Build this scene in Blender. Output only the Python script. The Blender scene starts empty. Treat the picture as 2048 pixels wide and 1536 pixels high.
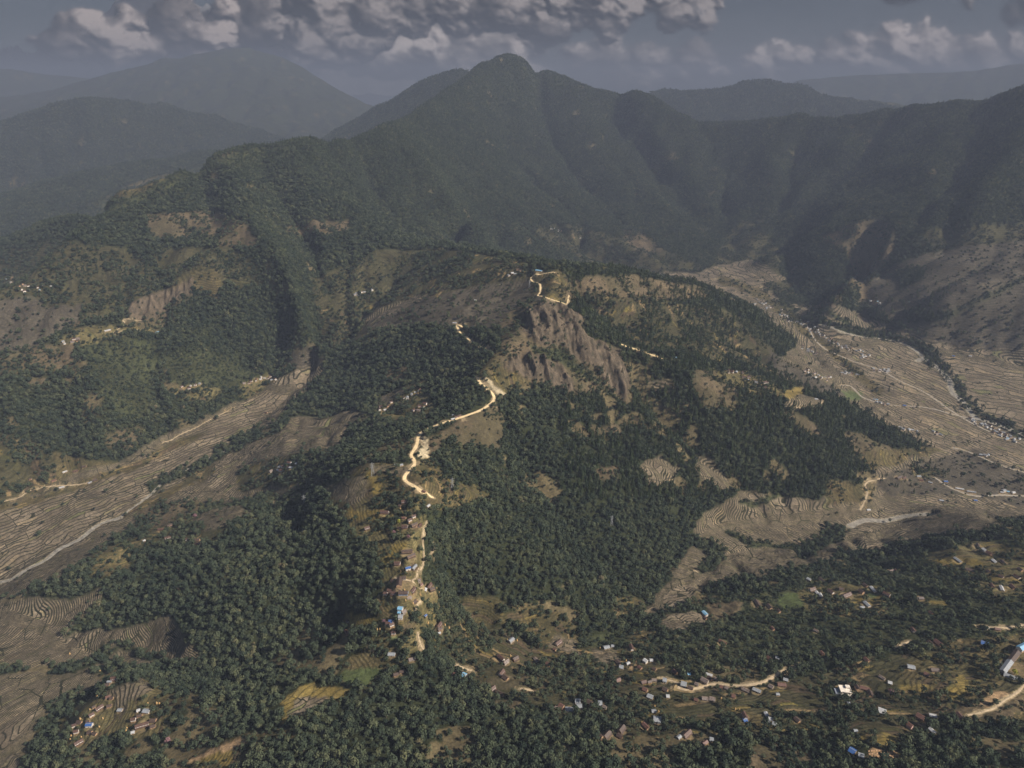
import bpy, bmesh, math, random
import numpy as np
from mathutils import Vector, Matrix
rad = math.radians
SC = bpy.context.scene
COL = SC.collection
# ------------------------------------------------------------------ camera
cam_d = bpy.data.cameras.new('camera'); cam = bpy.data.objects.new('camera', cam_d); COL.objects.link(cam)
cam.location = (0, 0, 1600); cam.rotation_euler = (rad(90-23.1), 0, 0)
cam_d.sensor_width = 36.0; cam_d.lens = 36.0*1366.0/2048.0
cam_d.clip_start = 5.0; cam_d.clip_end = 120000.0
SC.camera = cam
# ------------------------------------------------------------------ light
SUN_EL, SUN_AZ = 40.0, 114.0          # azimuth clockwise from +Y (the view direction)
sd = Vector((math.sin(rad(SUN_AZ))*math.cos(rad(SUN_EL)), math.cos(rad(SUN_AZ))*math.cos(rad(SUN_EL)), math.sin(rad(SUN_EL))))
sun_d = bpy.data.lights.new('sun', 'SUN'); sun = bpy.data.objects.new('sun', sun_d); COL.objects.link(sun)
sun_d.energy = 5.0; sun_d.angle = rad(0.6); sun_d.color = (1.0, 0.91, 0.80)
sun.rotation_euler = sd.to_track_quat('Z', 'Y').to_euler(); sun.location = (0, 0, 3000)
W = bpy.data.worlds.new("World"); SC.world = W; W.use_nodes = True
wn = W.node_tree.nodes; wl = W.node_tree.links; wn.clear()
sky = wn.new('ShaderNodeTexSky'); sky.sky_type = 'NISHITA'; sky.sun_disc = False
sky.sun_elevation = rad(SUN_EL); sky.sun_rotation = rad(SUN_AZ); sky.altitude = 1600; sky.dust_density = 3.0
bg = wn.new('ShaderNodeBackground'); bg.inputs['Strength'].default_value = 0.05
wo = wn.new('ShaderNodeOutputWorld'); wl.new(sky.outputs[0], bg.inputs[0]); wl.new(bg.outputs[0], wo.inputs[0])
SC.view_settings.view_transform = 'Standard'; SC.view_settings.look = 'None'
SC.view_settings.exposure = 0.88; SC.view_settings.gamma = 1.0
SC.render.engine = 'CYCLES'
cy = SC.cycles
cy.max_bounces = 4; cy.diffuse_bounces = 2; cy.glossy_bounces = 1; cy.transmission_bounces = 2; cy.transparent_max_bounces = 8
cy.volume_bounces = 0; cy.use_denoising = True; cy.caustics_reflective = False; cy.caustics_refractive = False
# ------------------------------------------------------------------ small helpers
def node_mat(name):
    m = bpy.data.materials.new(name); m.use_nodes = True
    nt = m.node_tree; nt.nodes.clear()
    o = nt.nodes.new('ShaderNodeOutputMaterial')
    return m, nt, o
def N(nt, t, **kw):
    n = nt.nodes.new(t)
    for k, v in kw.items():
        if k.startswith('_'): n.inputs[int(k[1:])].default_value = v
        else: setattr(n, k, v)
    return n
def MATH(nt, op, a, b=None, c=None, clamp=False):
    n = nt.nodes.new('ShaderNodeMath'); n.operation = op; n.use_clamp = clamp
    for i, x in enumerate((a, b, c)):
        if x is None: continue
        if isinstance(x, (int, float)): n.inputs[i].default_value = x
        else: nt.links.new(x, n.inputs[i])
    return n.outputs[0]
def MIX(nt, f, a, b, typ='MIX'):
    n = nt.nodes.new('ShaderNodeMix'); n.data_type = 'RGBA'; n.blend_type = typ; n.clamp_factor = True
    for i, x in ((0, f), (6, a), (7, b)):
        if isinstance(x, (int, float)): n.inputs[i].default_value = x
        elif isinstance(x, tuple): n.inputs[i].default_value = (*x, 1) if len(x) == 3 else x
        else: nt.links.new(x, n.inputs[i])
    return n.outputs[2]
def ATTR(nt, name, out=2):
    n = nt.nodes.new('ShaderNodeAttribute'); n.attribute_name = name; return n.outputs[out]
def NOISE(nt, vec, scale, detail=3, rough=0.55, out=0):
    n = nt.nodes.new('ShaderNodeTexNoise'); n.inputs['Scale'].default_value = scale
    n.inputs['Detail'].default_value = detail; n.inputs['Roughness'].default_value = rough
    nt.links.new(vec, n.inputs['Vector']); return n.outputs[out]
def RAMP(nt, fac, stops, interp='LINEAR'):
    n = nt.nodes.new('ShaderNodeValToRGB'); n.color_ramp.interpolation = interp
    e = n.color_ramp.elements
    while len(e) < len(stops): e.new(0.5)
    for i, (p, c) in enumerate(stops):
        e[i].position = p; e[i].color = (*c, 1) if len(c) == 3 else c
    nt.links.new(fac, n.inputs[0]); return n.outputs[0]
def tag(o, label=None, cat=None, group=None, kind=None):
    if label: o['label'] = label
    if cat: o['category'] = cat
    if group: o['group'] = group
    if kind: o['kind'] = kind
    return o
def link(o, parent=None):
    COL.objects.link(o)
    if parent is not None: o.parent = parent
    return o
def mesh_np(name, co, faces, mat=None, smooth=False, uniform=None):
    """co (n,3); faces (m,k) int array of equal-sized polygons"""
    me = bpy.data.meshes.new(name); co = np.asarray(co, np.float32); faces = np.asarray(faces, np.int32)
    k = faces.shape[1]; m = len(faces)
    me.vertices.add(len(co)); me.vertices.foreach_set('co', co.ravel())
    me.loops.add(m*k); me.loops.foreach_set('vertex_index', faces.ravel())
    me.polygons.add(m); me.polygons.foreach_set('loop_start', np.arange(0, m*k, k, dtype=np.int32))
    try: me.polygons.foreach_set('loop_total', np.full(m, k, np.int32))
    except Exception: pass
    me.polygons.foreach_set('use_smooth', np.full(m, smooth, bool))
    if mat: me.materials.append(mat)
    me.update(calc_edges=True); return me
# ------------------------------------------------------------------ terrain (numpy)
FPX = 1366.0; CZ = 1600.0; PITCH = math.radians(23.1)
_cp, _sp = math.cos(PITCH), math.sin(PITCH)
def ray(u, v):
    x = (u-1024.0)/FPX; y = (768.0-v)/FPX
    return x, _cp+y*_sp, -_sp+y*_cp
def P(u, v, q):
    """world point seen at photo pixel u,v: q<100 = horizontal distance in km, else elevation in m"""
    x, y, z = ray(u, v); h = math.hypot(x, y)
    t = q*1000.0/h if q < 100 else (q-CZ)/z
    return (x*t, y*t, CZ+z*t)
def proj(x, y, z):
    zz = z-CZ
    f = y*_cp-zz*_sp; up = y*_sp+zz*_cp
    f = np.maximum(f, 1e-3)
    return 1024+FPX*x/f, 768-FPX*up/f, f

# ridge and valley lines: (u, v, km or m); a 3-tuple with 'w' first = world x,y,z
RIDGES = [
 # central ridge crest
 [(870,1600,800),(850,1500,815),(815,1400,800),(790,1335,800),(800,1280,822),(805,1230,850),(815,1180,868),(825,1110,878),(832,1050,888),(845,990,900),(822,935,900),(838,890,893),(858,860,893),(915,833,895),(985,798,908),(962,748,938),(1040,655,990),(1098,603,1022),(1110,565,1050),(1120,532,1070)],
 [(822,945,900),(770,925,900),(740,930,895),(700,955,870),(660,990,830),(600,1020,780),(540,1070,740),(470,1060,700),(380,1060,655),(300,1075,640)],
 # right arm of summit
 [(1120,532,1070),(1180,538,1060),(1250,548,1010),(1330,560,965),(1400,573,915),(1480,605,830),(1550,645,735),(1590,690,650)],
 # left arm to saddle
 [(1120,532,1070),(1060,522,1060),(1000,513,1040),(940,505,1020),(870,492,1010),(800,488,1000),(745,470,1030),(700,420,1110),(670,350,1210),(640,278,4.4)],
 # left mountain crest
 [(-250,560,4.5),(0,486,4.3),(100,441,3.95),(190,415,3.7),(205,396,3.6),(250,371,3.5),(300,356,3.5),(350,341,3.55),(440,306,3.7),(520,291,3.8),(545,295,3.82),(615,275,3.9),(700,278,4.1),(765,257,4.4),(800,250,4.7),(840,222,5.2),(900,180,5.7),(950,140,6.2),(985,115,6.45),(1020,105,6.6),(1074,125,6.7),(1129,150,6.8),(1189,170,6.8),(1239,177,6.7),(1279,177,6.6),(1304,195,6.5),(1344,225,6.3),(1374,240,6.2),(1424,247,6.2),(1474,245,6.2),(1549,239,6.1),(1614,230,6.0),(1644,235,6.0),(1669,247,6.0),(1724,232,5.9),(1804,210,5.8),(1874,216,5.8),(1919,200,5.7),(1974,200,5.6),(2048,178,5.4),(2300,120,5.0)],
 # left spur with village road
 [(-150,790,790),(0,728,840),(70,692,862),(150,668,878),(220,657,880),(262,600,930),(330,560,970),(390,540,1000),(440,480,1070),(420,420,1120),(390,370,1180),(350,341,4.05)],
 [(390,540,1000),(450,560,960),(490,610,880),(540,660,790),(590,715,705)],
 [(220,657,880),(300,662,860),(380,680,820),(440,700,760),(510,745,672)],
 [(150,668,878),(170,740,820),(220,830,720),(240,905,622)],
 [(0,728,840),(20,800,790),(50,870,700),(60,930,625)],
 # left mountain face spurs
 [(440,306,3.7),(470,370,3.35),(500,430,3.0),(560,520,2.65),(600,600,2.45),(640,640,2.35)],
 [(615,275,3.9),(600,350,3.5),(610,420,3.2),(640,470,2.95)],
 [(765,257,4.4),(850,330,4.1),(900,400,3.85),(960,450,3.7)],
 [(250,371,3.5),(200,430,3.3),(120,490,3.15),(40,560,2.95),(-40,600,2.8)],
 # peak front spurs
 [(985,115,6.45),(990,200,6.1),(1010,290,5.65),(1060,370,5.15),(1130,430,4.75),(1230,490,4.3),(1330,540,4.0)],
 [(1129,150,6.8),(1160,230,6.3),(1200,310,5.75),(1280,380,5.3),(1350,450,4.75),(1400,500,4.4)],
 [(1279,177,6.6),(1300,250,6.15),(1350,330,5.6),(1420,400,5.2),(1470,450,4.85)],
 [(1549,239,6.1),(1530,300,5.7),(1540,360,5.3),(1545,420,5.0)],
 [(1724,232,5.9),(1690,290,5.55),(1640,340,5.3),(1600,400,5.0)],
 [(1919,200,5.7),(1890,270,5.1),(1860,320,4.8),(1790,368,4.65),(1700,400,4.7),(1620,440,4.65),(1560,475,4.55)],
 [(2048,178,5.4),(2030,300,4.6),(1980,370,4.2),(1940,440,3.95)],
 [(1860,320,4.8),(1880,400,4.2),(1850,460,3.95)],
 [(1850,400,4.25),(1770,437,4.1),(1700,447,4.15),(1640,462,4.2),(1580,495,4.15),(1535,525,4.05)],
 [(1770,437,4.1),(1760,500,3.8),(1700,560,3.5),(1660,615,3.25)],
 # brown hill right
 [(2200,430,1020),(2048,478,960),(1960,490,930),(1880,505,890),(1790,535,820),(1740,585,680)],
 [(2200,500,950),(2048,545,880),(1960,570,850),(1880,610,760),(1800,650,640)],
 [(2200,600,800),(2048,640,740),(1960,655,690),(1890,670,640)],
 # east flank of the central ridge
 [(1135,560,1055),(1180,630,990),(1235,690,925),(1330,715,900),(1400,755,870),(1500,790,820),(1590,805,770),(1650,815,730),(1740,850,660),(1830,890,600)],
 [(1400,755,870),(1440,850,780),(1550,900,700),(1680,960,625)],
 [(1250,548,1010),(1330,620,900),(1400,680,810),(1500,720,720)],
 [(1590,805,770),(1650,870,700),(1740,925,610)],
 [(1098,603,1022),(1170,690,950),(1250,770,850),(1330,860,780),(1420,960,690),(1470,1015,640)],
 [(985,798,908),(1060,850,850),(1130,930,780),(1230,1030,720),(1320,1110,660)],
 [(845,985,895),(930,990,850),(1000,1050,790),(1080,1120,750),(1160,1200,715)],
 # west flank
 [(962,748,938),(900,720,880),(820,720,830),(740,740,780),(680,760,720)],
 [(1000,600,985),(930,620,960),(870,650,920),(780,680,860),(700,700,790),(650,720,725)],
 [(915,833,895),(820,830,820),(740,810,770),(690,820,720),(640,840,690)],
 [(740,925,895),(660,900,800),(560,920,710),(480,940,655)],
 # left front forest spur
 [(800,1230,850),(700,1180,820),(600,1150,790),(500,1140,750),(400,1150,720),(330,1200,690),(250,1270,640),(190,1310,615)],
 [(600,1150,790),(520,1200,770),(440,1240,730),(380,1290,690),(350,1330,670)],
 [(300,1080,650),(220,1140,660),(120,1170,640),(40,1190,610)],
 [(790,1335,800),(690,1330,780),(600,1390,780),(520,1400,760)],
 # bottom left village spur
 [(600,1600,830),(480,1480,780),(330,1400,720),(270,1360,700),(210,1350,680)],
 [(330,1600,760),(230,1480,700),(160,1420,675)],
 # foreground right
 [(2200,1030,760),(2048,1058,720),(1960,1075,700),(1850,1090,680)],
 [(2200,1200,800),(1960,1210,760),(1800,1180,720),(1600,1170,690),(1430,1190,680)],
]
VALLEYS = [
 # left valley river
 [(630,690,720),(640,735,682),(600,790,662),(545,830,650),(500,870,640),(420,930,625),(330,985,612),(200,1050,598),(100,1110,586),(0,1170,575),(-200,1280,560),(-500,1450,545)],
 [(560,745,668),(480,800,652),(380,860,634),(240,925,618),(100,985,606),(0,1010,602),(-200,1080,590)],
 [(640,740,683),(700,680,760),(740,620,830),(800,560,900)],
 # far left valley behind the spur
 [(-250,760,650),(0,690,668),(60,665,676),(130,640,690),(200,600,730),(250,550,790),(300,500,860)],
 [(-250,700,680),(0,640,690),(60,610,720)],
 # bottom left terraces
 [(370,1330,652),(300,1290,628),(200,1310,612),(100,1300,598),(0,1260,588),(-200,1300,575)],
 [(220,1215,632),(120,1235,604),(0,1230,586)],
 [(240,1385,632),(150,1385,616),(0,1390,600),(-200,1450,590)],
 [(140,1440,628),(60,1480,612),(0,1530,605),(-150,1650,600)],
 [(600,1080,735),(560,1020,690),(540,990,660),(460,1000,638),(360,1040,622),(250,1060,606)],
 [(560,870,690),(640,870,715),(700,880,750)],
 # right main valley
 [(1440,440,760),(1480,500,700),(1440,550,665),(1520,590,650),(1600,650,630),(1680,720,608),(1760,790,590),(1850,860,575),(1950,940,562),(2048,1000,555),(2250,1100,545)],
 [(1600,480,760),(1560,540,655),(1620,620,632),(1720,650,612),(1850,700,592),(1900,760,580),(1950,830,568),(2048,875,560),(2250,960,550)],
 [(1740,570,660),(1700,640,618)],
 [(1880,700,594),(1980,715,590),(2100,740,590),(2250,780,590)],
 [(1620,700,625),(1700,790,600),(1800,860,585),(1850,930,575),(1800,990,572),(1750,1000,580)],
 # southern side stream
 [(1250,1220,690),(1300,1185,672),(1340,1130,652),(1360,1090,640),(1430,1050,622),(1520,1040,608),(1600,1040,598),(1720,1030,585),(1850,1010,574),(2048,1040,565),(2250,1080,560)],
 [(1400,1180,655),(1430,1110,630),(1560,1100,610),(1700,1085,594),(1820,1060,580)],
 # gullies between flank spurs
 [(1010,850,850),(1050,950,770),(1120,1040,720),(1210,1130,690),(1270,1200,680)],
 [(1180,830,810),(1280,950,730),(1380,1060,650)],
 [(1262,760,850),(1290,810,800),(1400,900,730),(1500,980,650)],
 [(1130,610,960),(1280,670,890)],
 # mountain gullies
 [(520,291,3.9),(530,360,3.6),(590,450,3.15),(640,520,2.95),(620,600,2.62),(612,680,2.45)],
 [(700,278,4.25),(730,350,4.0),(760,430,3.6),(790,470,3.2)],
 [(810,250,4.85),(930,330,4.7),(1020,400,4.55),(1080,455,4.45),(1180,520,4.2),(1300,550,4.0),(1440,548,3.95)],
 [(1060,140,7.0),(1080,230,6.5),(1120,320,5.8),(1190,390,5.3),(1240,450,4.75)],
 [(1239,177,6.9),(1230,250,6.5),(1290,330,5.9),(1370,410,5.25),(1430,470,4.75)],
 [(1374,240,6.4),(1430,310,5.9),(1480,370,5.45),(1505,430,5.0)],
 [(1644,235,6.2),(1600,300,5.8),(1575,360,5.45),(1570,400,5.2),(1560,445,4.95)],
 [(1804,210,6.0),(1760,290,5.6),(1720,340,5.35),(1650,380,5.2),(1590,430,4.9)],
 [(1960,203,5.85),(1950,300,5.0),(1920,370,4.6),(1865,430,4.25),(1830,480,3.95)],
 [(350,341,3.65),(340,400,3.4),(300,460,3.2),(260,520,3.05)],
 [(330,580,930),(300,720,790),(310,800,700),(330,860,645)],
 [(110,760,800),(130,850,690),(150,920,615)],
 [(400,600,900),(480,680,780),(560,730,690)],
 # foreground hollows
 [(900,1190,740),(960,1250,720),(1080,1280,715),(1200,1290,700),(1300,1250,685)],
 [(700,1250,760),(600,1270,720),(500,1330,690),(420,1360,665),(300,1345,640)],
 [(900,1180,770),(880,1300,770),(950,1390,770)],
]
HIDDEN = [  # behind the crests: azimuth pixel u, km, elevation
 [(-400,5.6,640),(0,5.6,650),(200,5.2,700),(450,5.4,760),(620,5.6,840),(740,5.9,1000)],
 [(620,6.9,950),(760,7.1,1000),(900,7.25,1200),(980,7.3,1400)],
 [(1180,8.0,1150),(1300,8.0,850),(1500,7.8,820),(1700,7.6,800),(2000,7.4,800),(2400,7.0,800)],
 [(1180,2.9,820),(1100,3.2,830),(1000,3.3,860),(930,3.25,900)],
 [(1000,3.7,740),(1100,3.75,700),(1250,3.7,670)],
 [(870,3.4,860),(920,3.8,790),(1000,4.1,720)],
 [(1250,3.3,700),(1350,3.1,670),(1450,3.0,650)],
]
FAR = [
 # near-left far ridge
 [(-300,430,6.8),(0,396,6.6),(100,366,6.7),(200,341,6.9),(310,319,7.0),(420,300,7.2),(540,310,7.4)],
 [(-300,300,9.4),(0,250,9.2),(80,216,9.1),(165,198,9.0),(260,205,9.2),(340,215,9.3),(430,235,9.4),(520,262,9.6),(600,270,9.6)],
 [(-300,225,15.5),(0,195,15.5),(120,180,15.3),(200,160,15),(290,138,14.8),(360,118,14.6),(430,104,14.5),(500,100,14.4),(560,116,14.3),(610,150,14),(660,185,13.8),(700,205,13.6),(760,222,13.5)],
 # ridge left of the peak
 [(640,275,8.2),(700,241,8.1),(760,214,8.0),(850,160,7.9),(905,133,7.9),(940,140,7.9),(985,150,8.0),(1100,190,8.2)],
 # right background
 [(1230,200,9.4),(1300,178,9.4),(1344,185,9.4),(1440,181,9.4),(1514,162,9.5),(1590,172,9.5),(1650,186,9.6),(1700,197,9.7),(1780,205,9.8),(1850,216,10),(2000,226,10),(2400,230,10)],
 # hazy skyline right
 [(1500,205,17),(1600,160,17),(1700,148,17),(1850,142,17),(1950,140,17),(2048,124,17),(2300,110,17)],
 [(-300,170,19),(0,130,19),(150,150,19),(300,160,19)],
]
FARV = [
 [(-500,8.0,640),(0,8.0,660),(400,8.3,700),(800,9.4,800),(1000,10.4,760),(1400,11.6,700),(2000,12,700),(2500,12,700)],
 [(-600,11,700),(0,11,720),(400,10.6,760),(640,10.0,760),(800,9.8,780)],
 [(-700,17.5,800),(0,17.5,850),(700,17,850),(1000,15,850),(1300,14,800),(2000,14,750),(2600,14,750)],
 [(-900,24.3,700),(500,24.3,700),(1200,24.3,700),(3000,24.3,700)],
]
NT, NR = 520, 700
TH0, TH1 = math.radians(-54), math.radians(54)
LR0, LR1 = math.log(330.0), math.log(24500.0)
DTH = (TH1-TH0)/(NT-1)
DLR = (LR1-LR0)/(NR-1)
def build_base():
    H = np.zeros((NR, NT)); W = np.zeros((NR, NT))
    def lay(pts, wt=1.0):
        for a, b in zip(pts[:-1], pts[1:]):
            n = int(max(abs(math.atan2(a[0],a[1])-math.atan2(b[0],b[1]))/DTH, abs(math.log(math.hypot(a[0],a[1])/math.hypot(b[0],b[1])))/DLR)*2)+2
            t = np.linspace(0,1,n)
            x = a[0]+(b[0]-a[0])*t; y = a[1]+(b[1]-a[1])*t; z = a[2]+(b[2]-a[2])*t
            i = np.rint((np.log(np.hypot(x,y))-LR0)/DLR).astype(int); j = np.rint((np.arctan2(x,y)-TH0)/DTH).astype(int)
            ok = (i>=0)&(i<NR)&(j>=0)&(j<NT)
            np.add.at(H,(i[ok],j[ok]),z[ok]*wt); np.add.at(W,(i[ok],j[ok]),wt)
    def atd(u, km, z):
        x,y,_ = ray(u,300.0); h = math.hypot(x,y)
        return (x/h*km*1000, y/h*km*1000, z)
    for L in RIDGES+VALLEYS+FAR: lay([P(*q) for q in L])
    for L in HIDDEN+FARV: lay([atd(*q) for q in L])
    # near rim of the foreground (just below the frame)
    lay([P(-700,1900,640),P(0,1800,690),P(300,1750,800),P(600,1800,870),P(900,1850,900),P(1400,1850,910),P(2048,1850,900),P(2800,1900,880)])
    for q in FGP:
        x,y,z = P(*q); lay([(x-6,y,z),(x+6,y,z)])
    M = W>0; Hc = np.where(M, H/np.maximum(W,1e-9), 0)
    # multigrid-ish relaxation
    levels = [(Hc,M)]
    while min(levels[-1][0].shape) > 20:
        h,m = levels[-1]
        a,b = h.shape; a2,b2 = (a+1)//2,(b+1)//2
        hp = np.zeros((a2*2,b2*2)); mp = np.zeros((a2*2,b2*2)); hp[:a,:b]=h*m; mp[:a,:b]=m
        s = mp.reshape(a2,2,b2,2).sum((1,3)); hs = hp.reshape(a2,2,b2,2).sum((1,3))
        levels.append((np.where(s>0,hs/np.maximum(s,1),0), s>0))
    h,m = levels[-1]; cur = np.full(h.shape, h[m].mean())
    for k,(h,m) in enumerate(levels[::-1]):
        if k:
            up = np.repeat(np.repeat(cur,2,0),2,1)[:h.shape[0],:h.shape[1]]; cur = up
        n = 400 if k<3 else 160
        for _ in range(n):
            p = np.pad(cur,1,mode='edge')
            cur = (p[:-2,1:-1]+p[2:,1:-1]+p[1:-1,:-2]+p[1:-1,2:])*0.25
            cur = np.where(m,h,cur)
    return cur
def blur(a, n):
    for _ in range(n):
        p = np.pad(a,((1,1),(0,0)),mode='edge'); a = (p[:-2]+2*p[1:-1]+p[2:])*0.25
        p = np.pad(a,((0,0),(1,1)),mode='edge'); a = (p[:,:-2]+2*p[:,1:-1]+p[:,2:])*0.25
    return a
def hash2(i, j, s):
    n = (i.astype(np.int64)*374761393+j.astype(np.int64)*668265263+s*1274126177)&0xffffffff
    n = ((n^(n>>13))*1274126177)&0xffffffff
    return ((n^(n>>16))&0xffff)/65535.0
def vnoise(x, y, s=0):
    xi = np.floor(x); yi = np.floor(y); fx = x-xi; fy = y-yi
    fx = fx*fx*fx*(fx*(fx*6-15)+10); fy = fy*fy*fy*(fy*(fy*6-15)+10)
    a = hash2(xi,yi,s); b = hash2(xi+1,yi,s); c = hash2(xi,yi+1,s); d = hash2(xi+1,yi+1,s)
    return (a+(b-a)*fx)*(1-fy)+(c+(d-c)*fx)*fy
def fbm(x, y, sc, octs=4, s=0, ridged=False, gain=0.5):
    t = 0; a = 1.0; n = 0; c, sn = 0.8, 0.6
    x = x/sc; y = y/sc
    for o in range(octs):
        v = vnoise(x,y,s+o*17)*2-1
        if ridged: v = 1-2*np.abs(v)
        t = t+a*v; n += a; a *= gain
        x, y = (c*x-sn*y)*2.03+11.3, (sn*x+c*y)*2.03+4.7
    return t/n
FGP = [(1000,1240,735),(1200,1330,735),(1400,1330,745),(1600,1290,740),(1800,1280,760),(2000,1290,785),(1000,1450,800),(1200,1440,790),(1450,1430,785),(1680,1400,790),(1850,1420,800),(2040,1400,815),(1200,1530,840),(1500,1530,835),(1750,1510,830),(2040,1520,850),(1000,1340,765),(600,1470,815),(400,1470,745)]
gr = np.exp(LR0+DLR*np.arange(NR))[:,None]; gth = (TH0+DTH*np.arange(NT))[None,:]
GX = gr*np.sin(gth); GY = gr*np.cos(gth)
def slope_of(H):
    gy = np.gradient(H,axis=0)/(gr*DLR); gx = np.gradient(H,axis=1)/(gr*DTH)
    return np.hypot(gx,gy)
def make_height():
    B = build_base()
    fine = blur(B,2)
    B = fine
    sl = blur(slope_of(blur(B,3)),4)
    Wt = np.clip((sl-0.07)/0.28,0,1); Wt = Wt*Wt*(3-2*Wt)
    farw = np.clip((gr-2500)/3500,0,1)
    nearw = np.clip((gr-900)/700,0,1)
    wx = GX+fbm(GX,GY,500,2,91)*120; wy = GY+fbm(GX,GY,500,2,57)*120
    N = fbm(wx,wy,420,5,3,True,0.5)
    H = B+Wt*(N*(9+17*nearw+32*farw)+fbm(GX,GY,160,4,9)*7)
    # fluvial incision
    area = (gr*DTH)*(gr*DLR)*np.ones_like(H)
    for it in range(3):
        Hp = np.pad(H,1,constant_values=1e9)
        best = np.zeros(H.shape); bi = np.zeros(H.shape,int)
        k = 0; idx = np.arange(H.size).reshape(H.shape)
        for di in (-1,0,1):
            for dj in (-1,0,1):
                if di==0 and dj==0: continue
                d = math.hypot(di*DLR,dj*DTH)
                s = (H-Hp[1+di:1+di+NR,1+dj:1+dj+NT])/(d*gr)
                m = s>best
                best = np.where(m,s,best); bi = np.where(m,idx+di*NT+dj,bi)
        order = np.argsort(-H.ravel()); rec = bi.ravel(); has = (best.ravel()>0)
        A = area.ravel().tolist(); recl = rec.tolist(); hl = has.tolist()
        for c in order.tolist():
            if hl[c]: A[recl[c]] += A[c]
        A = np.array(A).reshape(H.shape)
        ref = 2500*(gr/1500)**0.9
        inc = np.log1p(A/ref)
        inc = blur(np.minimum(inc,4.5),1)
        H = H-Wt*inc*(0.5+5.0*nearw+11*farw)*0.9
        H = H+Wt*(0.5+5.0*nearw+11*farw)*0.9*blur(inc,25)   # keep the mean height
        H = blur(H,1)
    # valley floors: faint undulation
    H = H+(1-Wt)*fbm(GX,GY,180,3,33)*2.2
    # the photo's flat spots
    return H, Wt
# ------------------------------------------------------------------ land cover
# classes -> (ground colour, tree density, terrace amount, rock amount)
CLS = {
 'forest': ((.024,.028,.014), 1.00, 0.0, 0.0),
 'open':   ((.060,.054,.031), 0.55, 0.55, 0.0),   # bushy mosaic round the houses
 'bush':   ((.042,.047,.024), 0.85, 0.0, 0.0),
 'field':  ((.172,.140,.108), 0.004,1.0, 0.0),
 'grass':  ((.100,.080,.042), 0.04, 0.5,0.0),
 'scrub':  ((.105,.080,.052), 0.24, 0.12,0.15),
 'rock':   ((.085,.062,.045), 0.04, 0.0, 1.0),
 'crop':   ((.200,.150,.052), 0.01, 0.45,0.0),
 'green':  ((.075,.095,.040), 0.02, 0.3, 0.0),
 'dull':   ((.075,.064,.052), 0.09, 0.35, 0.0),
 'dirt':   ((.330,.220,.130), 0.00, 0.0, 0.1),
 'pale':   ((.520,.430,.300), 0.00, 0.0, 0.3),
 'village':((.130,.110,.055), 0.30, 0.5, 0.0),
}
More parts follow.
